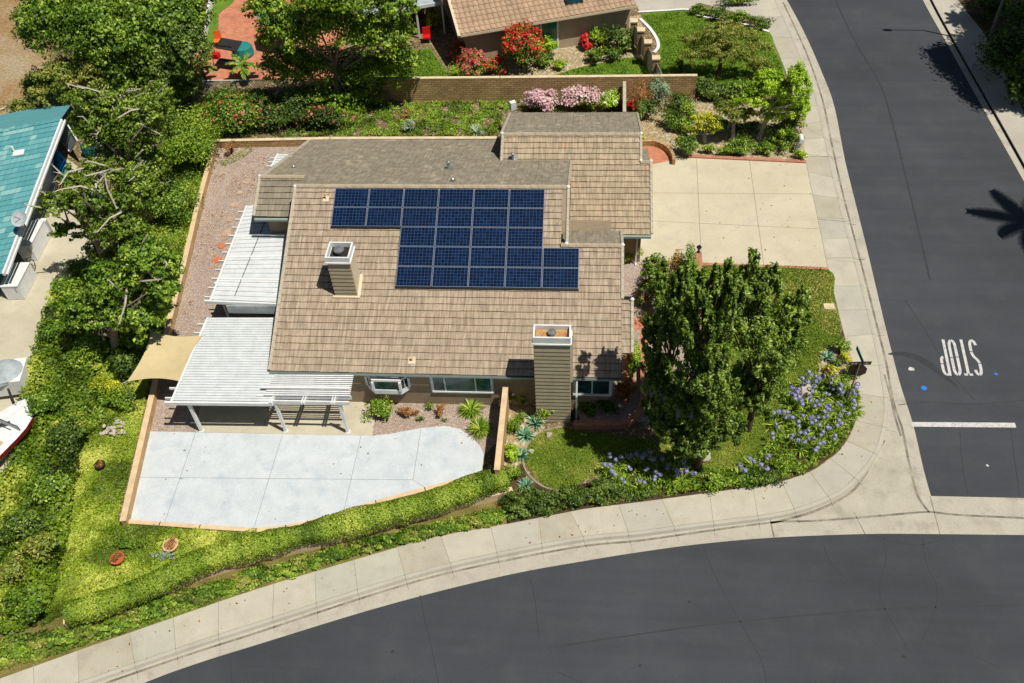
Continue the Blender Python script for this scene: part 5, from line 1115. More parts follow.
tree('pine_tree', 'low spreading pine above the shade sail', (120, 362), [(120, 285, 40, 26), (150, 264, 32, 30), (100, 312, 40, 26), (142, 314, 34, 30), (78, 305, 26, 18), (165, 290, 18, 26), (125, 340, 30, 20)], 'lf_mid', .15, 230, .2, 'greybark', nl=24, cr=.18, tips=16, lo=.4, shift=.04, tfront=1.3)
tree('garden_tree', 'open light green tree overhanging the long block wall', (336, 106), [(290, 32, 36, 28), (335, 24, 44, 32), (385, 40, 38, 30), (330, 68, 50, 26), (290, 68, 34, 22), (375, 72, 44, 24), (345, 98, 44, 20), (268, 10, 26, 20), (392, 8, 32, 22), (310, 102, 26, 18), (405, 62, 20, 18), (330, 0, 50, 20)], 'lf_bright', .18, 120, .2, 'greybark', nl=22, cr=.17, lo=.25, shift=-.04)
ST = dict(size=.13, dens=500, bark='bark', cr=.125, lo=.22, aspect=.4, spray=1.5, upb=.3)
tree('street_tree', 'feathery green tree right of the three in front of the house', (748, 430), [(746, 326, 38, 46), (772, 350, 30, 38), (738, 292, 18, 28), (764, 292, 18, 28), (792, 314, 18, 22), (752, 268, 7, 22), (776, 280, 7, 18), (803, 298, 7, 14), (744, 386, 26, 26), (728, 278, 6, 22), (790, 340, 16, 18), (752, 406, 22, 22, -.4), (768, 384, 20, 24)], 'lf_street', trunk_r=.13, nl=24, shift=.05, **ST)
tree('street_tree', 'dark tree with long crown in the middle of the three before the house', (698, 470), [(702, 368, 28, 42), (714, 326, 20, 42), (688, 408, 26, 32), (718, 396, 24, 32), (702, 300, 9, 30), (730, 298, 8, 28), (664, 424, 14, 22), (700, 440, 28, 20, -.5), (726, 430, 22, 22, -.3), (690, 452, 18, 10, -.6), (676, 438, 18, 18, -.4), (684, 330, 11, 34), (716, 282, 6, 22)], 'lf_street', trunk_r=.14, nl=22, shift=-.04, **ST)
tree('street_tree', 'slim dark tree nearest the house corner, shading the roof', (672, 430), [(668, 338, 18, 34), (656, 378, 16, 34), (676, 300, 12, 30), (662, 280, 6, 22), (648, 340, 8, 22), (684, 285, 6, 22), (650, 412, 12, 16), (678, 392, 16, 24)], 'lf_street', trunk_r=.12, nl=18, shift=-.05, **ST)
tree('desert_tree', 'feathery green tree with forked dark trunk on the neighbouring lawn', (718, 76), [(702, 44, 20, 16), (737, 38, 24, 16), (718, 30, 20, 12), (758, 48, 18, 12), (696, 57, 20, 12), (750, 62, 22, 12), (688, 42, 12, 10), (725, 52, 30, 14)], 'lf_olive', .085, 230, .13, 'bark', nl=22, cr=.2, lo=.25, shift=.12)
tree('garden_tree', 'yellow green tree at the sidewalk end of the planting bed', (758, 140), [(768, 87, 20, 18), (795, 90, 15, 26), (780, 110, 26, 17), (753, 102, 18, 15), (802, 112, 9, 15)], 'lf_lime', .13, 260, .14, 'palebark', nl=16, cr=.2, lo=.35)
tree('garden_tree', 'young yellow leaved tree with pale trunk near the entry', (705, 143), [(705, 122, 16, 10), (714, 130, 9, 8), (700, 128, 9, 7)], 'lf_yellow', .11, 210, .1, 'palebark', nl=8, cr=.34)
tree('garden_tree', 'small olive tree between the yellow tree and the lime tree', (733, 140), [(735, 112, 20, 12), (722, 108, 13, 11), (748, 116, 12, 9)], 'lf_olive', .12, 190, .11, 'palebark', nl=10, cr=.3)
tree('shrub_rose', 'leggy green shrub with bare stems by the front entry', (642, 308), [(647, 272, 9, 12), (652, 262, 8, 8), (645, 285, 7, 8)], 'lf_mid', .13, 170, .05, 'greybark', 'shrub', nl=8, cr=.4)
def shade_tree(lab, spx, spy, h, r, leaf='lf_dark'):
    q0 = g(spx, spy); c = Vector((q0.x+sv.x/sv.z*h, q0.y+sv.y/sv.z*h, h)); root = thing('shade_tree', lab, 'tree', (c.x, c.y, 0))
    P, N, t, q = blobpts(tuple(c), (r, r, r*.8), 170, None, .3, .25); cloud('crown', P, N, .26, leaf, t, root); mb = MB(); b = Vector((c.x, c.y, -.1)); top = Vector((c.x, c.y, h))
    mb.tube([b, b.lerp(top, .5), top], [.25, .2, .1], 8); limbs(mb, b.lerp(top, .55), top, q, .16, 14); obj('trunk', mb, 'bark', root, True)
for k_, (spx, spy, h_t, r_t, lab) in enumerate(((962, 58, 9.5, 2.1, 'tall dark tree above the far sidewalk, shading the kerb'), (986, 70, 11, 2.6, 'tall dark tree shading the middle of the far sidewalk'), (1004, 92, 11, 2.5, 'tall dark tree shading the lower far sidewalk'), (1015, 45, 12, 3.4, 'tall dark tree shading the shrubs behind the lamp'), (1035, 85, 12, 3.6, 'tall dark tree shading the right edge shrubs'), (1004, 12, 13, 2.6, 'tall dark tree shading the upper right corner'))): shade_tree(lab, spx, spy, h_t, r_t)
pb_ = g(1050, 212); off_ = Vector((sv.x, sv.y, 0))/sv.z*5.0
pc = g(1035, 220); palm('palm_tree', 'feather palm throwing its shadow on the east street', (pc.x+off_.x, pc.y+off_.y, 0), 5.0, 3.2, 11, 'lf_mid', trunk_r=.16)
pc2 = g(962, 20); palm('palm_tree', 'slender palm beside the far sidewalk', (pc2.x+off_.x*1.9, pc2.y+off_.y*1.9, 0), 9.4, 1.4, 16, 'lf_mid', trunk_r=.14)
palm('small_palm', 'small feathery palm beside the white terrace wall', g(205, 80), .9, 1.1, 11, 'lf_olive', trunk_r=.12); palm('small_palm', 'small dark palm behind the chain link fence', g(247, 80), 1.1, 1.2, 12, 'lf_mid', trunk_r=.13)
bush('strelitzia', 'bright green broad leaved plant beside the lamp pole', 1003, 6, 5, 8, 'lf_lime', .3, 90, 'plant'); 
for i, (px, py, rx, ry, lab) in enumerate(((1006, 55, 20, 24, 'dark shrub behind the street lamp pole'), (1018, 90, 14, 18, 'dark shrub at the right edge below the lamp'), (988, 8, 12, 12, 'dark shrub left of the lamp pole at the top'), (1022, 20, 14, 18, 'dark shrub in the upper right corner'))): bush('shade_shrub', lab, px, py, rx, ry, 'lf_dark', .2, 90, 'shrub', 'shrubs behind the far sidewalk')
# hedge along the lower bank
HP = cat_([(66, 613), (110, 600), (160, 580), (200, 560.5), (255, 545), (312, 531), (368, 517), (425, 503), (462, 490), (487, 481), (506, 476)], 8); pts = G(HP, .92)
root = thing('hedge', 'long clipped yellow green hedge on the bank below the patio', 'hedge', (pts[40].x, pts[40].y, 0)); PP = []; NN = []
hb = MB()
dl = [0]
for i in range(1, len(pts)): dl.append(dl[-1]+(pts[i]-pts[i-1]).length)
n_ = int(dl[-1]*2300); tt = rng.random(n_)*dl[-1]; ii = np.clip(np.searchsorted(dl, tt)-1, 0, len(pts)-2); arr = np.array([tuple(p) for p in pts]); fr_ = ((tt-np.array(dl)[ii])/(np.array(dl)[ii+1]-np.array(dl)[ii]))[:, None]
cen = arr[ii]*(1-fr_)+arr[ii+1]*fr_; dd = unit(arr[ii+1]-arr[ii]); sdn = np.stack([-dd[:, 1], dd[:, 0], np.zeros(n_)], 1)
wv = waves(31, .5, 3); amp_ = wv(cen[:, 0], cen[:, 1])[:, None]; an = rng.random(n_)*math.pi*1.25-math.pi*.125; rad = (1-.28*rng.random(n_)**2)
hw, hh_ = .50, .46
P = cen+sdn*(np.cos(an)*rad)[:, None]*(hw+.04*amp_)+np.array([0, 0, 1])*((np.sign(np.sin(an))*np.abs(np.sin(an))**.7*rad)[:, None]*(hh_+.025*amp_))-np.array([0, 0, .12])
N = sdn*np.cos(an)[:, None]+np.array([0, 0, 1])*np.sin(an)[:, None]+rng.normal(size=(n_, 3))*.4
cloud('foliage', P, N, .075, 'lf_hedge', .46+.14*wv(cen[:, 0]*1.3+3, cen[:, 1])+.5*(rng.random(n_)-.5)-.1*(np.sin(an) < .3), root)  # leaf tint drops on the flanks: side shade painted into the hedge colour
wall_line('retaining_edge', 'low tan retaining edge showing under the hedge', [(64, 622), (110, 608.5), (160, 589.5), (200, 573), (255, 556), (312, 543), (388, 522), (462, 502), (512, 489.5)], -.1, .36, .22, 'cap', 'cap', 0, .36)
# low shrubs between hedge and sidewalk
ls = cat_([(14, 648), (60, 636), (110, 621), (160, 602), (215, 584), (270, 568), (330, 551), (390, 536), (440, 524), (495, 511)], 4)
kinds = ['lf_mid', 'lf_bright', 'lf_olive', 'lf_mid']
for i, (px, py) in enumerate(ls):
    bush('low_shrub', 'low sprawling green shrub in the strip between hedge and sidewalk', px+random.uniform(-3, 3), py+random.uniform(3, 6), random.uniform(14, 19), random.uniform(6.5, 9), kinds[i % 4], .1, 320, 'shrub', 'low shrubs between hedge and sidewalk', hz=.55, tint=random.uniform(-.12, .1), cr=.26)
for i, (px, py, rx, ry) in enumerate(((521, 503, 17, 12), (544, 502, 18, 12), (568, 498, 18, 12), (592, 493, 16, 12), (610, 487, 14, 11))):
    bush('boxy_shrub', 'rounded dark green shrub between the round lawn and the sidewalk', px, py, rx, ry, 'lf_dark', .09, 330, 'shrub', 'dark shrubs below the round lawn', hz=.8, cr=.3, tint=.1)
for i, (px, py, lab) in enumerate(((770, 478, 'dark green rounded shrub by the sidewalk below the violet flowers'), (790, 466, 'bright shrub right of the dark rounded one at the sidewalk'), (745, 478, 'mid green shrub left of the bare soil patch at the sidewalk'), (715, 482, 'leafy green shrub below the pale boulder'))): bush('bed_shrub', lab, px, py, 17, 9, ('lf_dark', 'lf_bright', 'lf_mid', 'lf_bright')[i], .1, 300, 'shrub', hz=.8)
# ground covers (stuff)
cover('ivy', 'dense leafy ivy thicket covering the bank on the left', 'ivy', catpoly([(60, 290), (90, 300), (110, 330), (118, 372), (110, 410), (88, 450), (80, 490), (70, 540), (60, 585), (45, 620), (0, 640), (-60, 650), (-70, 560), (-20, 540), (6, 480), (22, 425), (36, 370), (45, 330)], 4), 'lf_ivy', .14, 470, .75, .27, (.5, 3.0), 4, .4, .42, -.04)
cover('ground_cover', 'yellow green ground cover on the bank along the side wall', 'ground cover', poly([(182, 255), (205, 170), (212, 148), (160, 345), (118, 522), (200, 530), (290, 531), (200, 556), (110, 592), (60, 618), (40, 628), (48, 570), (62, 500), (76, 440), (106, 385), (105, 330), (140, 290)]), 'lf_cover', .085, 1000, .1, .06, (.3, 2.0), 6, .08, .5, -.05)
cover('ivy', 'low green ground cover at the foot of the pines', 'ivy', poly([(150, 130), (213, 130), (212, 148), (168, 318), (120, 372), (70, 300), (100, 260), (120, 180)]), 'lf_bright', .11, 330, .3, .12, (.5, 2), 14, .2)
cover('ground_cover', 'patchy green ground cover on the bank behind the house', 'ground cover', poly([(300, 104), (620, 100), (640, 111), (505, 111), (499, 136), (300, 137)]), 'lf_bright', .11, 420, .14, .07, (.3, 1.6), 21, .1, .25, -.05, 1.0, -.9)
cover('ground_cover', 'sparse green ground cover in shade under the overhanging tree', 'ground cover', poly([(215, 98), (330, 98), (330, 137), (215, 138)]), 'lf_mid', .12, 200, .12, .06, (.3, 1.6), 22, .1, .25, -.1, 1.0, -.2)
cover('ground_cover', 'green moss patch in the corner of the gravel yard', 'ground cover', catpoly([(216, 163), (228, 158), (246, 148), (254, 150), (244, 158), (226, 166)], 3), 'lf_olive', .07, 300, .05, .02, (.3, 1), 23, .04)
cover('ground_cover', 'leafy green planting filling the bed around the violet flowers', 'ground cover', poly([(596, 485), (600, 468), (640, 464), (690, 468), (745, 470), (775, 436), (800, 404), (826, 384), (857, 388), (859, 402), (853, 428), (838, 450), (813, 468), (764, 484), (696, 493), (640, 500)]), 'lf_bright', .12, 260, .22, .1, (.4, 1.5), 24, .18, .2, -.1)
grass('dry_grass', 'straw coloured dry patch of grass beside the utility box', catpoly([(775, 272), (825, 272), (832, 300), (836, 335), (822, 330), (800, 300), (780, 285)], 4), 'lf_grass', 420, 31, .1, .7)
grass('lush_grass', 'bright lime grass at the lawn edge by the sign bed', catpoly([(836, 335), (838, 345), (824, 352), (818, 372), (795, 398), (775, 420), (780, 380), (805, 345)], 4), 'lf_lush', 260, 32, .1, .2)
cover('ground_cover', 'low green ground cover filling the strip beside the sidewalk', 'ground cover', poly([(0, 672), (42, 660), (91, 645), (192, 610), (256, 588), (354, 558), (425, 538), (505, 523), (510, 505), (440, 521), (312, 555), (200, 586), (110, 620), (40, 632), (0, 640), (-30, 650), (-30, 684)]), 'lf_mid', .1, 420, .12, .08, (.3, 1.6), 33, .12, .3, .08)
cover('ground_cover', 'dark green ground cover below the round lawn', 'ground cover', poly([(507, 523), (584, 508), (650, 500), (650, 488), (590, 488), (555, 496), (528, 486), (510, 495)]), 'lf_dark', .1, 420, .18, .09, (.3, 1.4), 34, .15, .2, .05)
# agapanthus
def make_aga():
    t = thing('agapanthus', 'violet flowered agapanthus in the bed along the corner sidewalk', 'agapanthus', (0, 0, 0), 'agapanthus in the corner bed'); mb = MB(); strap(mb, Vector((0, 0, 0)), .5, 34, .04, .6, .95); obj('leaf', mb, 'lf_bright', t)
    for i in range(2):
        a = random.uniform(0, 6.28); r = random.uniform(.05, .25); top = Vector((r*math.cos(a), r*math.sin(a), random.uniform(.55, .75))); stk = obj('stalk', MB().tube([(0, 0, 0), top], .008, 4), 'lf_bright', t)
        d = unit(rng.normal(size=(60, 3))); d[:, 2] = np.abs(d[:, 2])*.9-.2; P = np.array(top)+d*.1; cloud('bloom', P, d, .07, 'fl_purple', rng.random(len(P)), stk, .7)
    return t
random.seed(5); spots = []
bedA = poly([(782, 412), (800, 385), (826, 380), (855, 396), (858, 408), (850, 430), (834, 448), (810, 456), (786, 450), (776, 440), (772, 430)]); bedB = poly([(604, 478), (606, 462), (640, 456), (690, 462), (700, 475), (680, 486), (630, 492)])
def fill(pl_, n_, dmin):
    P = scatter(pl_, 30); o_ = []
    for p in P:
        if all((p[0]-q[0])**2+(p[1]-q[1])**2 > dmin**2 for q in o_): o_.append(p)
        if len(o_) >= n_: break
    return o_
spots = fill(bedA, 58, .32)+fill(bedB, 26, .42)+[tuple(g(x_, y_)) for x_, y_ in ((771, 446), (762, 462), (752, 468), (738, 478), (797, 392), (790, 400), (763, 478))]
protos = None
for i, p in enumerate(spots):
    if i == 0: aga = make_aga(); aga.location = (p[0], p[1], 0); protos = [aga]
    elif i in (1, 2): q = make_aga(); q.location = (p[0], p[1], 0); protos.append(q)
    else: dup(protos[i % 3], (p[0], p[1], .02), random.uniform(0, 6.28), random.uniform(.8, 1.15))
# named bushes
B = [
 ('hibiscus', 'big hibiscus with rose red blossoms at the end of the gravel yard', 228, 116, 27, 18, 'lf_mid', .15, 260, dict(flower=('fl_rose', .012, .16))),
 ('round_shrub', 'rounded bright green shrub at the top of the side wall', 190, 147, 24, 26, 'lf_bright', .13, 260, {}),
 ('round_shrub', 'bushy green shrub halfway along the side wall under the pines', 168, 205, 22, 20, 'lf_mid', .13, 230, {}),
 ('dark_shrub', 'dark shaded shrub below the chain link fence', 275, 119, 28, 11, 'lf_dark', .15, 170, dict(flower=('fl_rose', .006, .16))),
 ('dark_shrub', 'dark shaded shrub against the left end of the block wall', 322, 121, 24, 11, 'lf_dark', .15, 150, dict(flower=('fl_rose', .008, .18))),
 ('dark_shrub', 'dark shrub behind the hibiscus against the chain link fence', 222, 97, 18, 9, 'lf_dark', .14, 190, {}),
 ('dark_shrub', 'dark shrub at the middle of the chain link fence', 256, 98, 18, 9, 'lf_dark', .14, 190, {}),
 ('dark_shrub', 'dark shrub where chain link fence meets the block wall', 295, 99, 22, 10, 'lf_dark', .14, 190, {}),
 ('dark_shrub', 'dark shrub beside the hibiscus at the fence corner', 182, 100, 16, 18, 'lf_dark', .15, 200, {}),
 ('pink_shrub', 'pink flowering shrub, left of the pair by the block wall', 542, 101, 14, 10, 'lf_olive', .1, 300, dict(flower=('fl_pink', .32, .12))),
 ('pink_shrub', 'larger pink flowering shrub, right of the pair by the block wall', 581, 101, 20, 11, 'lf_olive', .1, 300, dict(flower=('fl_pink', .24, .12))),
 ('green_shrub', 'pale green shrub between pink shrubs and brick stub wall', 609, 103, 9, 10, 'lf_lime', .11, 280, dict(flower=('fl_white', .03, .12))),
 ('bougainvillea', 'tall rounded red bougainvillea under the neighbouring eave', 522, 50, 16, 22, 'lf_mid', .14, 230, dict(flower=('fl_red', .12, .15), hz=1.0)),
 ('bougainvillea', 'low red flowering shrub left of the tall bougainvillea', 492, 66, 13, 9, 'lf_mid', .13, 230, dict(flower=('fl_red', .12, .14))),
 ('pink_shrub', 'pale red flowering shrub nearest the block wall on the left', 474, 66, 12, 12, 'lf_olive', .13, 220, dict(flower=('fl_rose', .12, .14))),
 ('red_shrub', 'green shrub with scarlet flowers in the neighbouring side yard', 461, 53, 10, 9, 'lf_mid', .13, 220, dict(flower=('fl_red', .1, .17))),
 ('lime_shrub', 'lime shrub by the neighbouring glass door', 548, 47, 9, 9, 'lf_lime', .14, 220, {}),
 ('lime_shrub', 'low green shrub right of the bougainvillea', 544, 60, 8, 8, 'lf_mid', .13, 220, {}),
 ('green_shrub', 'small green plant at the edge of the curved lawn strip', 559, 65, 7, 5, 'lf_lime', .12, 220, {}),
 ('green_shrub', 'rounded green shrub under the neighbouring wall', 599, 39, 9, 8, 'lf_lime', .13, 220, {}),
 ('green_shrub', 'dark green shrub below the neighbouring wall', 597, 56, 9, 8, 'lf_mid', .13, 220, {}),
 ('red_shrub', 'thin scarlet flowering stem beside the neighbouring wall', 586, 42, 4, 7, 'lf_mid', .11, 220, dict(flower=('fl_red', .5, .14))),
 ('big_leaf_shrub', 'dark big leaved shrub at the fence end of the wall', 617, 40, 11, 12, 'lf_dark', .2, 150, dict(tint=.15)),
 ('green_shrub', 'small green shrub beside the tan pillar fence', 613, 55, 8, 7, 'lf_mid', .13, 220, {}),
 ('dry_shrub', 'dry twiggy shrub against the block wall', 640, 96, 11, 14, 'lf_brown', .08, 90, {}),
 ('dry_shrub', 'grey green twiggy shrub against the right part of the block wall', 661, 90, 10, 14, 'lf_grey', .1, 120, {}),
 ('red_shrub', 'red flowering plant at the foot of the brick stub wall', 634, 106, 5, 5, 'lf_mid', .1, 260, dict(flower=('fl_red', .35, .12))),
 ('green_shrub', 'dark rounded shrub at the corner of the garage roof', 645, 112, 10, 10, 'lf_dark', .12, 260, dict(tint=.15)),
 ('green_shrub', 'dark rounded shrub against the block wall end', 680, 103, 11, 9, 'lf_dark', .12, 260, dict(tint=.15)),
 ('green_shrub', 'wide green shrub in the middle of the tan bed', 672, 121, 12, 9, 'lf_mid', .12, 260, {}),
 ('green_shrub', 'lime tinted shrub behind the wide green one', 687, 112, 9, 8, 'lf_bright', .12, 260, {}),
 ('green_shrub', 'bright shrub left of the young yellow tree', 686, 127, 8, 8, 'lf_bright', .12, 260, {}),
 ('green_shrub', 'open green shrub casting shade over the entry brick', 687, 145, 10, 11, 'lf_mid', .12, 220, {}),
 ('green_shrub', 'small green shrub below the young yellow tree', 707, 149, 7, 5, 'lf_bright', .11, 280, {}),
 ('green_shrub', 'green shrub on the brick edge left of the pale trunk', 727, 150, 10, 6, 'lf_bright', .11, 280, {}),
 ('green_shrub', 'darker shrub under the lime tree', 744, 146, 12, 8, 'lf_mid', .11, 260, {}),
 ('green_shrub', 'shrub behind the olive tree in the tan bed', 716, 92, 14, 9, 'lf_dark', .14, 220, dict(tint=.15)),
 ('green_shrub', 'dense dark shrub below the forked tree on the lawn', 700, 86, 12, 9, 'lf_dark', .14, 220, {}),
 ('green_shrub', 'wide green shrub behind the lime tree', 740, 90, 16, 9, 'lf_mid', .14, 220, {}),
 ('lime_shrub', 'bright shrub below the lime tree on the brick edge', 765, 150, 8, 6, 'lf_bright', .11, 280, {}),
 ('olive_shrub', 'olive shrub left of the white mailbox', 787, 140, 10, 11, 'lf_bright', .12, 260, {}),
 ('lime_shrub', 'low lime plant at the foot of the mailbox', 800, 155, 6, 5, 'lf_lime', .1, 300, {}),
 ('olive_shrub', 'sprawling olive shrub between lime tree and mailbox', 776, 131, 13, 8, 'lf_olive', .12, 240, {}),
 ('lime_shrub', 'yellow plant peeping out at the garage roof corner', 642, 137, 3, 6, 'lf_yellow', .1, 300, {}),
 ('green_shrub', 'dark shrub filling the shade between olive and lime trees', 748, 132, 14, 8, 'lf_dark', .12, 240, dict(tint=.08)),
 ('green_shrub', 'mid green shrub behind the brick edge below the olive tree', 736, 152, 10, 5, 'lf_mid', .11, 260, {}),
 ('green_shrub', 'shrub with fresh leaves right of the lime tree trunk', 772, 142, 10, 7, 'lf_mid', .11, 260, {}),
 ('olive_shrub', 'olive shrub at the sidewalk edge above the mailbox', 792, 122, 10, 9, 'lf_olive', .12, 240, {}),
 ('green_shrub', 'dark shrub behind the young yellow tree', 718, 124, 10, 8, 'lf_mid', .12, 240, {}),
 ('olive_shrub', 'yellowish olive shrub in front of the forked lawn tree', 762, 72, 14, 8, 'lf_olive', .12, 220, {}),
 ('row_shrub', 'low dark shrub at the left end of the row by the neighbouring path', 702, 10, 9, 6, 'lf_mid', .13, 230, {}),
 ('row_shrub', 'low shrub second in the row by the neighbouring path', 720, 14, 10, 7, 'lf_dark', .13, 230, dict(tint=.2)),
 ('row_shrub', 'low shrub third in the row by the neighbouring path', 739, 18, 10, 7, 'lf_mid', .13, 230, {}),
 ('row_shrub', 'low shrub at the street end of the row by the neighbouring path', 758, 23, 10, 6, 'lf_dark', .13, 230, dict(tint=.2)),
 ('row_shrub', 'green shrub between the path and the top edge', 736, 2, 16, 5, 'lf_mid', .13, 230, {}),
 ('gravel_shrub', 'rounded green shrub by the downspout at the pergola end', 378, 410, 13, 11, 'lf_bright', .1, 330, {}),
 ('dry_plant', 'reddish brown dry plant, left of two below the windows', 409, 412, 9, 6, 'lf_brown', .09, 220, {}),
 ('dry_plant', 'reddish brown dry plant, right of two below the windows', 441, 411, 6, 6, 'lf_brown', .09, 240, {}),
 ('cushion_plant', 'small dark cushion plant between the two dry plants', 430, 406, 5, 4, 'lf_dark', .06, 420, dict(tint=.2)),
 ('cushion_plant', 'small dark cushion plant at the patio side of the gravel bed', 420, 419, 4, 3, 'lf_dark', .06, 420, dict(tint=.2)),
 ('cushion_plant', 'tiny dark cushion plant below the right dry plant', 445, 420, 3, 2, 'lf_dark', .06, 420, dict(tint=.2)),
 ('chimney_shrub', 'bright lime shrub at the foot of the large chimney', 549, 409, 12, 11, 'lf_lime', .1, 330, {}),
 ('rose_bush', 'green rose bush with white blossoms beside the tan topped wall', 518, 396, 10, 12, 'lf_bright', .12, 260, dict(flower=('fl_white', .03, .12))),
 ('bed_plant', 'yellow green plant along the tan topped wall', 514, 427, 7, 8, 'lf_bright', .1, 280, {}),
 ('bed_plant', 'lime plant midway down the tan topped wall', 510, 452, 8, 9, 'lf_lime', .1, 280, {}),
 ('bed_plant', 'small dark plant below the rose bush', 522, 417, 5, 5, 'lf_dark', .09, 280, dict(tint=.2)),
 ('bed_plant', 'bright bushy plant at the south end of the tan topped wall', 510, 477, 12, 9, 'lf_bright', .1, 280, {}),
 ('planter_shrub', 'green shrub in the brick planter nearest the downspout', 586, 410, 9, 6, 'lf_mid', .1, 280, {}),
 ('planter_shrub', 'dark shrub in the middle of the brick planter', 606, 408, 11, 7, 'lf_dark', .1, 280, {}),
 ('planter_shrub', 'dark red leaved shrub at the bend of the brick planter', 626, 392, 10, 11, 'lf_brown', .1, 240, dict(tint=-.4)),
 ('planter_shrub', 'climbing green shrub beside the brick path', 634, 362, 6, 18, 'lf_bright', .1, 280, {}),
 ('court_shrub', 'narrow green shrub in the entry court next to the tree', 660, 290, 8, 26, 'lf_mid', .12, 240, {}),
 ('court_shrub', 'narrow green shrub beside the low brick wall', 689, 285, 8, 28, 'lf_mid', .12, 240, {}),
 ('court_shrub', 'pinkish dry shrub between the two narrow green shrubs', 676, 275, 7, 20, 'lf_brown', .1, 150, dict(tint=.25)),
 ('court_shrub', 'green bush under the garage eave by the post', 632, 250, 8, 10, 'lf_bright', .12, 200, {}),
 ('court_shrub', 'rose shrub with pink bloom beside the roof edge', 640, 300, 6, 8, 'lf_dark', .1, 240, dict(flower=('fl_rose', .04, .14), tint=.1)),
 ('court_shrub', 'low leafy shrub beside the brick steps', 652, 322, 9, 7, 'lf_bright', .11, 260, {}),
 ('corner_shrub', 'yellow green shrub at the top of the sign bed', 841, 349, 9, 8, 'lf_bright', .1, 300, {}),
 ('corner_shrub', 'orange tipped succulent near the sign bed edge', 830, 372, 7, 5, 'lf_brown', .09, 300, dict(tint=.25, flower=('lf_yellow', .3, .09))),
 ('corner_shrub', 'yellow flowering plant beside the stop sign', 845, 357, 5, 6, 'lf_yellow', .09, 300, dict(tint=.2)),
 ('corner_shrub', 'dark green shrub between agave and yellow plant in the sign bed', 836, 363, 6, 5, 'lf_dark', .09, 300, {}),
 ('corner_shrub', 'leafy green shrub at the sidewalk side of the sign bed', 850, 374, 7, 8, 'lf_mid', .1, 280, {}),
 ('corner_shrub', 'green shrub below the stop sign', 838, 385, 12, 8, 'lf_bright', .1, 300, {}),
 ('ivy_shrub', 'yellow blossoming shrub beside the shade sail shadow', 105, 390, 14, 12, 'lf_yellow', .11, 240, {}),
 ('ivy_shrub', 'bright green shrub in the ivy below the shade sail', 118, 402, 14, 12, 'lf_bright', .11, 260, {}),
 ('ivy_shrub', 'yellow topped shrub at the upper edge of the ivy', 68, 310, 12, 14, 'lf_yellow', .13, 220, {}),
 ('ivy_shrub', 'leafy shrub at the concrete edge below the leaning pine', 84, 272, 15, 14, 'lf_mid', .13, 240, {}),
 ('ivy_shrub', 'green shrub spilling over the concrete above the yellow topped shrub', 68, 292, 13, 12, 'lf_bright', .13, 240, {}),
 ('ivy_shrub', 'green shrub on the concrete edge below the yellow topped shrub', 54, 336, 14, 14, 'lf_mid', .13, 240, {}),
 ('ivy_shrub', 'tall green shrub rising from the ivy beside the boat', 46, 405, 17, 15, 'lf_mid', .13, 250, dict(z=.95)),
 ('ivy_shrub', 'dark leafy mound in the ivy below the covered trailer', 66, 438, 18, 16, 'lf_dark', .13, 250, dict(z=.95, tint=.1)),
 ('ivy_shrub', 'bright leafy mound at the edge of the yellow bank', 96, 352, 18, 16, 'lf_bright', .13, 250, dict(z=.95)),
 ('ivy_shrub', 'green mound in the ivy level with the small brown pot', 48, 486, 18, 15, 'lf_mid', .13, 250, dict(z=.95)),
 ('ivy_shrub', 'dark mound near the left edge above the lower ivy', 22, 530, 18, 16, 'lf_dark', .13, 250, dict(z=.95, tint=.15)),
 ('ivy_shrub', 'olive mound in the lower ivy beside the yellow bank', 46, 552, 16, 14, 'lf_olive', .13, 250, dict(z=.95)),
 ('ivy_shrub', 'olive shrub at the left edge of the ivy', 8, 572, 16, 13, 'lf_olive', .13, 250, dict(z=.95, tint=.1)),
 ('ivy_shrub', 'green mound at the bottom of the ivy slope', 24, 606, 17, 13, 'lf_mid', .13, 250, dict(z=.95)),
 ('ivy_shrub', 'leafy mound where ivy meets the pines', 88, 318, 16, 16, 'lf_mid', .13, 250, dict(z=.95, tint=.08)),
 ('ivy_shrub', 'dark shrub under the low spreading pine', 125, 360, 18, 14, 'lf_dark', .13, 250, dict(z=.95, tint=.12)),
 ('bank_shrub', 'dark green spreading shrub in the yellow bank near the patio', 128, 544, 14, 6, 'lf_mid', .08, 320, {}),
 ('bank_shrub', 'grey purple heath plant beside the cream rimmed pot', 163, 556, 11, 5, 'lf_grey', .07, 320, {}),
 ('dry_weed', 'dry brown weed at the corner of the garden walls', 230, 148, 5, 8, 'lf_brown', .08, 160, {}),
 ('bank_shrub', 'grey green shrub on the bank behind the house', 408, 126, 6, 6, 'lf_grey', .1, 200, {}),
 ('bank_shrub', 'pinkish dry shrub on the bank behind the house', 404, 114, 9, 6, 'lf_brown', .08, 130, dict(tint=.3)),
 ('lot_shrub', 'green shrub at the edge of the dirt lot', 20, 112, 16, 10, 'lf_olive', .14, 160, {}),
 ('lot_shrub', 'dark shrub between the dirt lot and the big tree', 38, 88, 12, 14, 'lf_dark', .16, 160, {}),
 ('palm_shrub', 'yellow green plant in the dark side yard by the grey patio structure', 432, 22, 6, 9, 'lf_yellow', .16, 120, {}),
 ('green_shrub', 'clipped lime shrub in the dark side yard', 457, 72, 7, 7, 'lf_lime', .1, 260, {}),
 ('green_shrub', 'small dark conifer on the neighbouring lawn near the fence', 680, 68, 4, 7, 'lf_dark', .1, 280, {}),
]
for nm, lab, px, py, rx, ry, lf, sz, de, kw in B: bush(nm, lab, px, py, rx, ry, lf, sz, de, **kw)
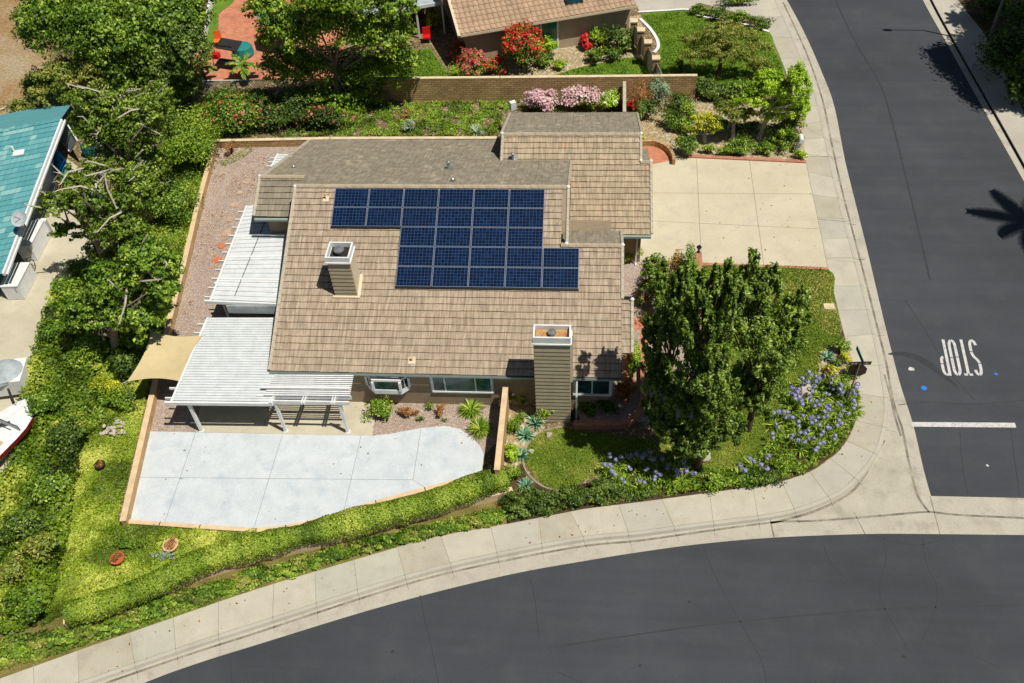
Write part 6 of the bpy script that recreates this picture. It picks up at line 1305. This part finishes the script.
tuft('grass_clump', 'upper spiky grass clump at the corner of the gravel bed', 471, 411, 13, 'lf_bright', 190, 'grass clump', None, .045, .55); tuft('grass_clump', 'lower spiky grass clump at the corner of the patio', 480, 430, 13, 'lf_bright', 190, 'grass clump', None, .045, .55)
for px, py, r, lab in ((536, 424, 10, 'blue green agave nearest the chimney shrub'), (525, 436, 10, 'blue green agave in the middle of the succulent bed'), (521, 456, 8, 'blue green agave beside the lawn edging'), (526, 486, 8, 'blue green agave below the round lawn'), (827, 358, 7, 'blue green agave in the sign bed'), (477, 134, 0, '')):
    if r: tuft('agave', lab, px, py, r, 'lf_blue', 60, 'agave', None, .1, .25, 1.0)
tuft('agave', 'pale agave at the edge of the bank behind the house', 476, 133, 9, 'lf_grey', 50, 'agave', None, .1, .3, .9)

P = np.concatenate([scatter(poly(a_), d_) for a_, d_ in ((PT, .45), ([(690, 160), (806, 165), (826, 264), (706, 262)], .8), ([(507, 526), (640, 504), (764, 488), (780, 505), (640, 525), (510, 548)], 3.0), ([(860, 402), (884, 400), (862, 462), (815, 470)], 3.0), ([(100, 650), (256, 592), (425, 542), (430, 560), (256, 622), (110, 676)], 2.2))])
P[:, 2] = .03; lt = cloud('leaf_litter', P, np.array([[0, 0, 1.]])+rng.normal(size=(len(P), 3))*.3, .07, 'lf_brown', rng.random(len(P)), None, .6, .6, kind='stuff', label='scattered dry leaves on the concrete and sidewalk', cat='leaves')
mb = MB()
for x_, y_, r_ in ((392, 650, .06), (690, 600, .05), (905, 655, .07), (640, 664, .05)): blot(x_, y_, r_)
struct('oil_spot', mb, 'stain2')
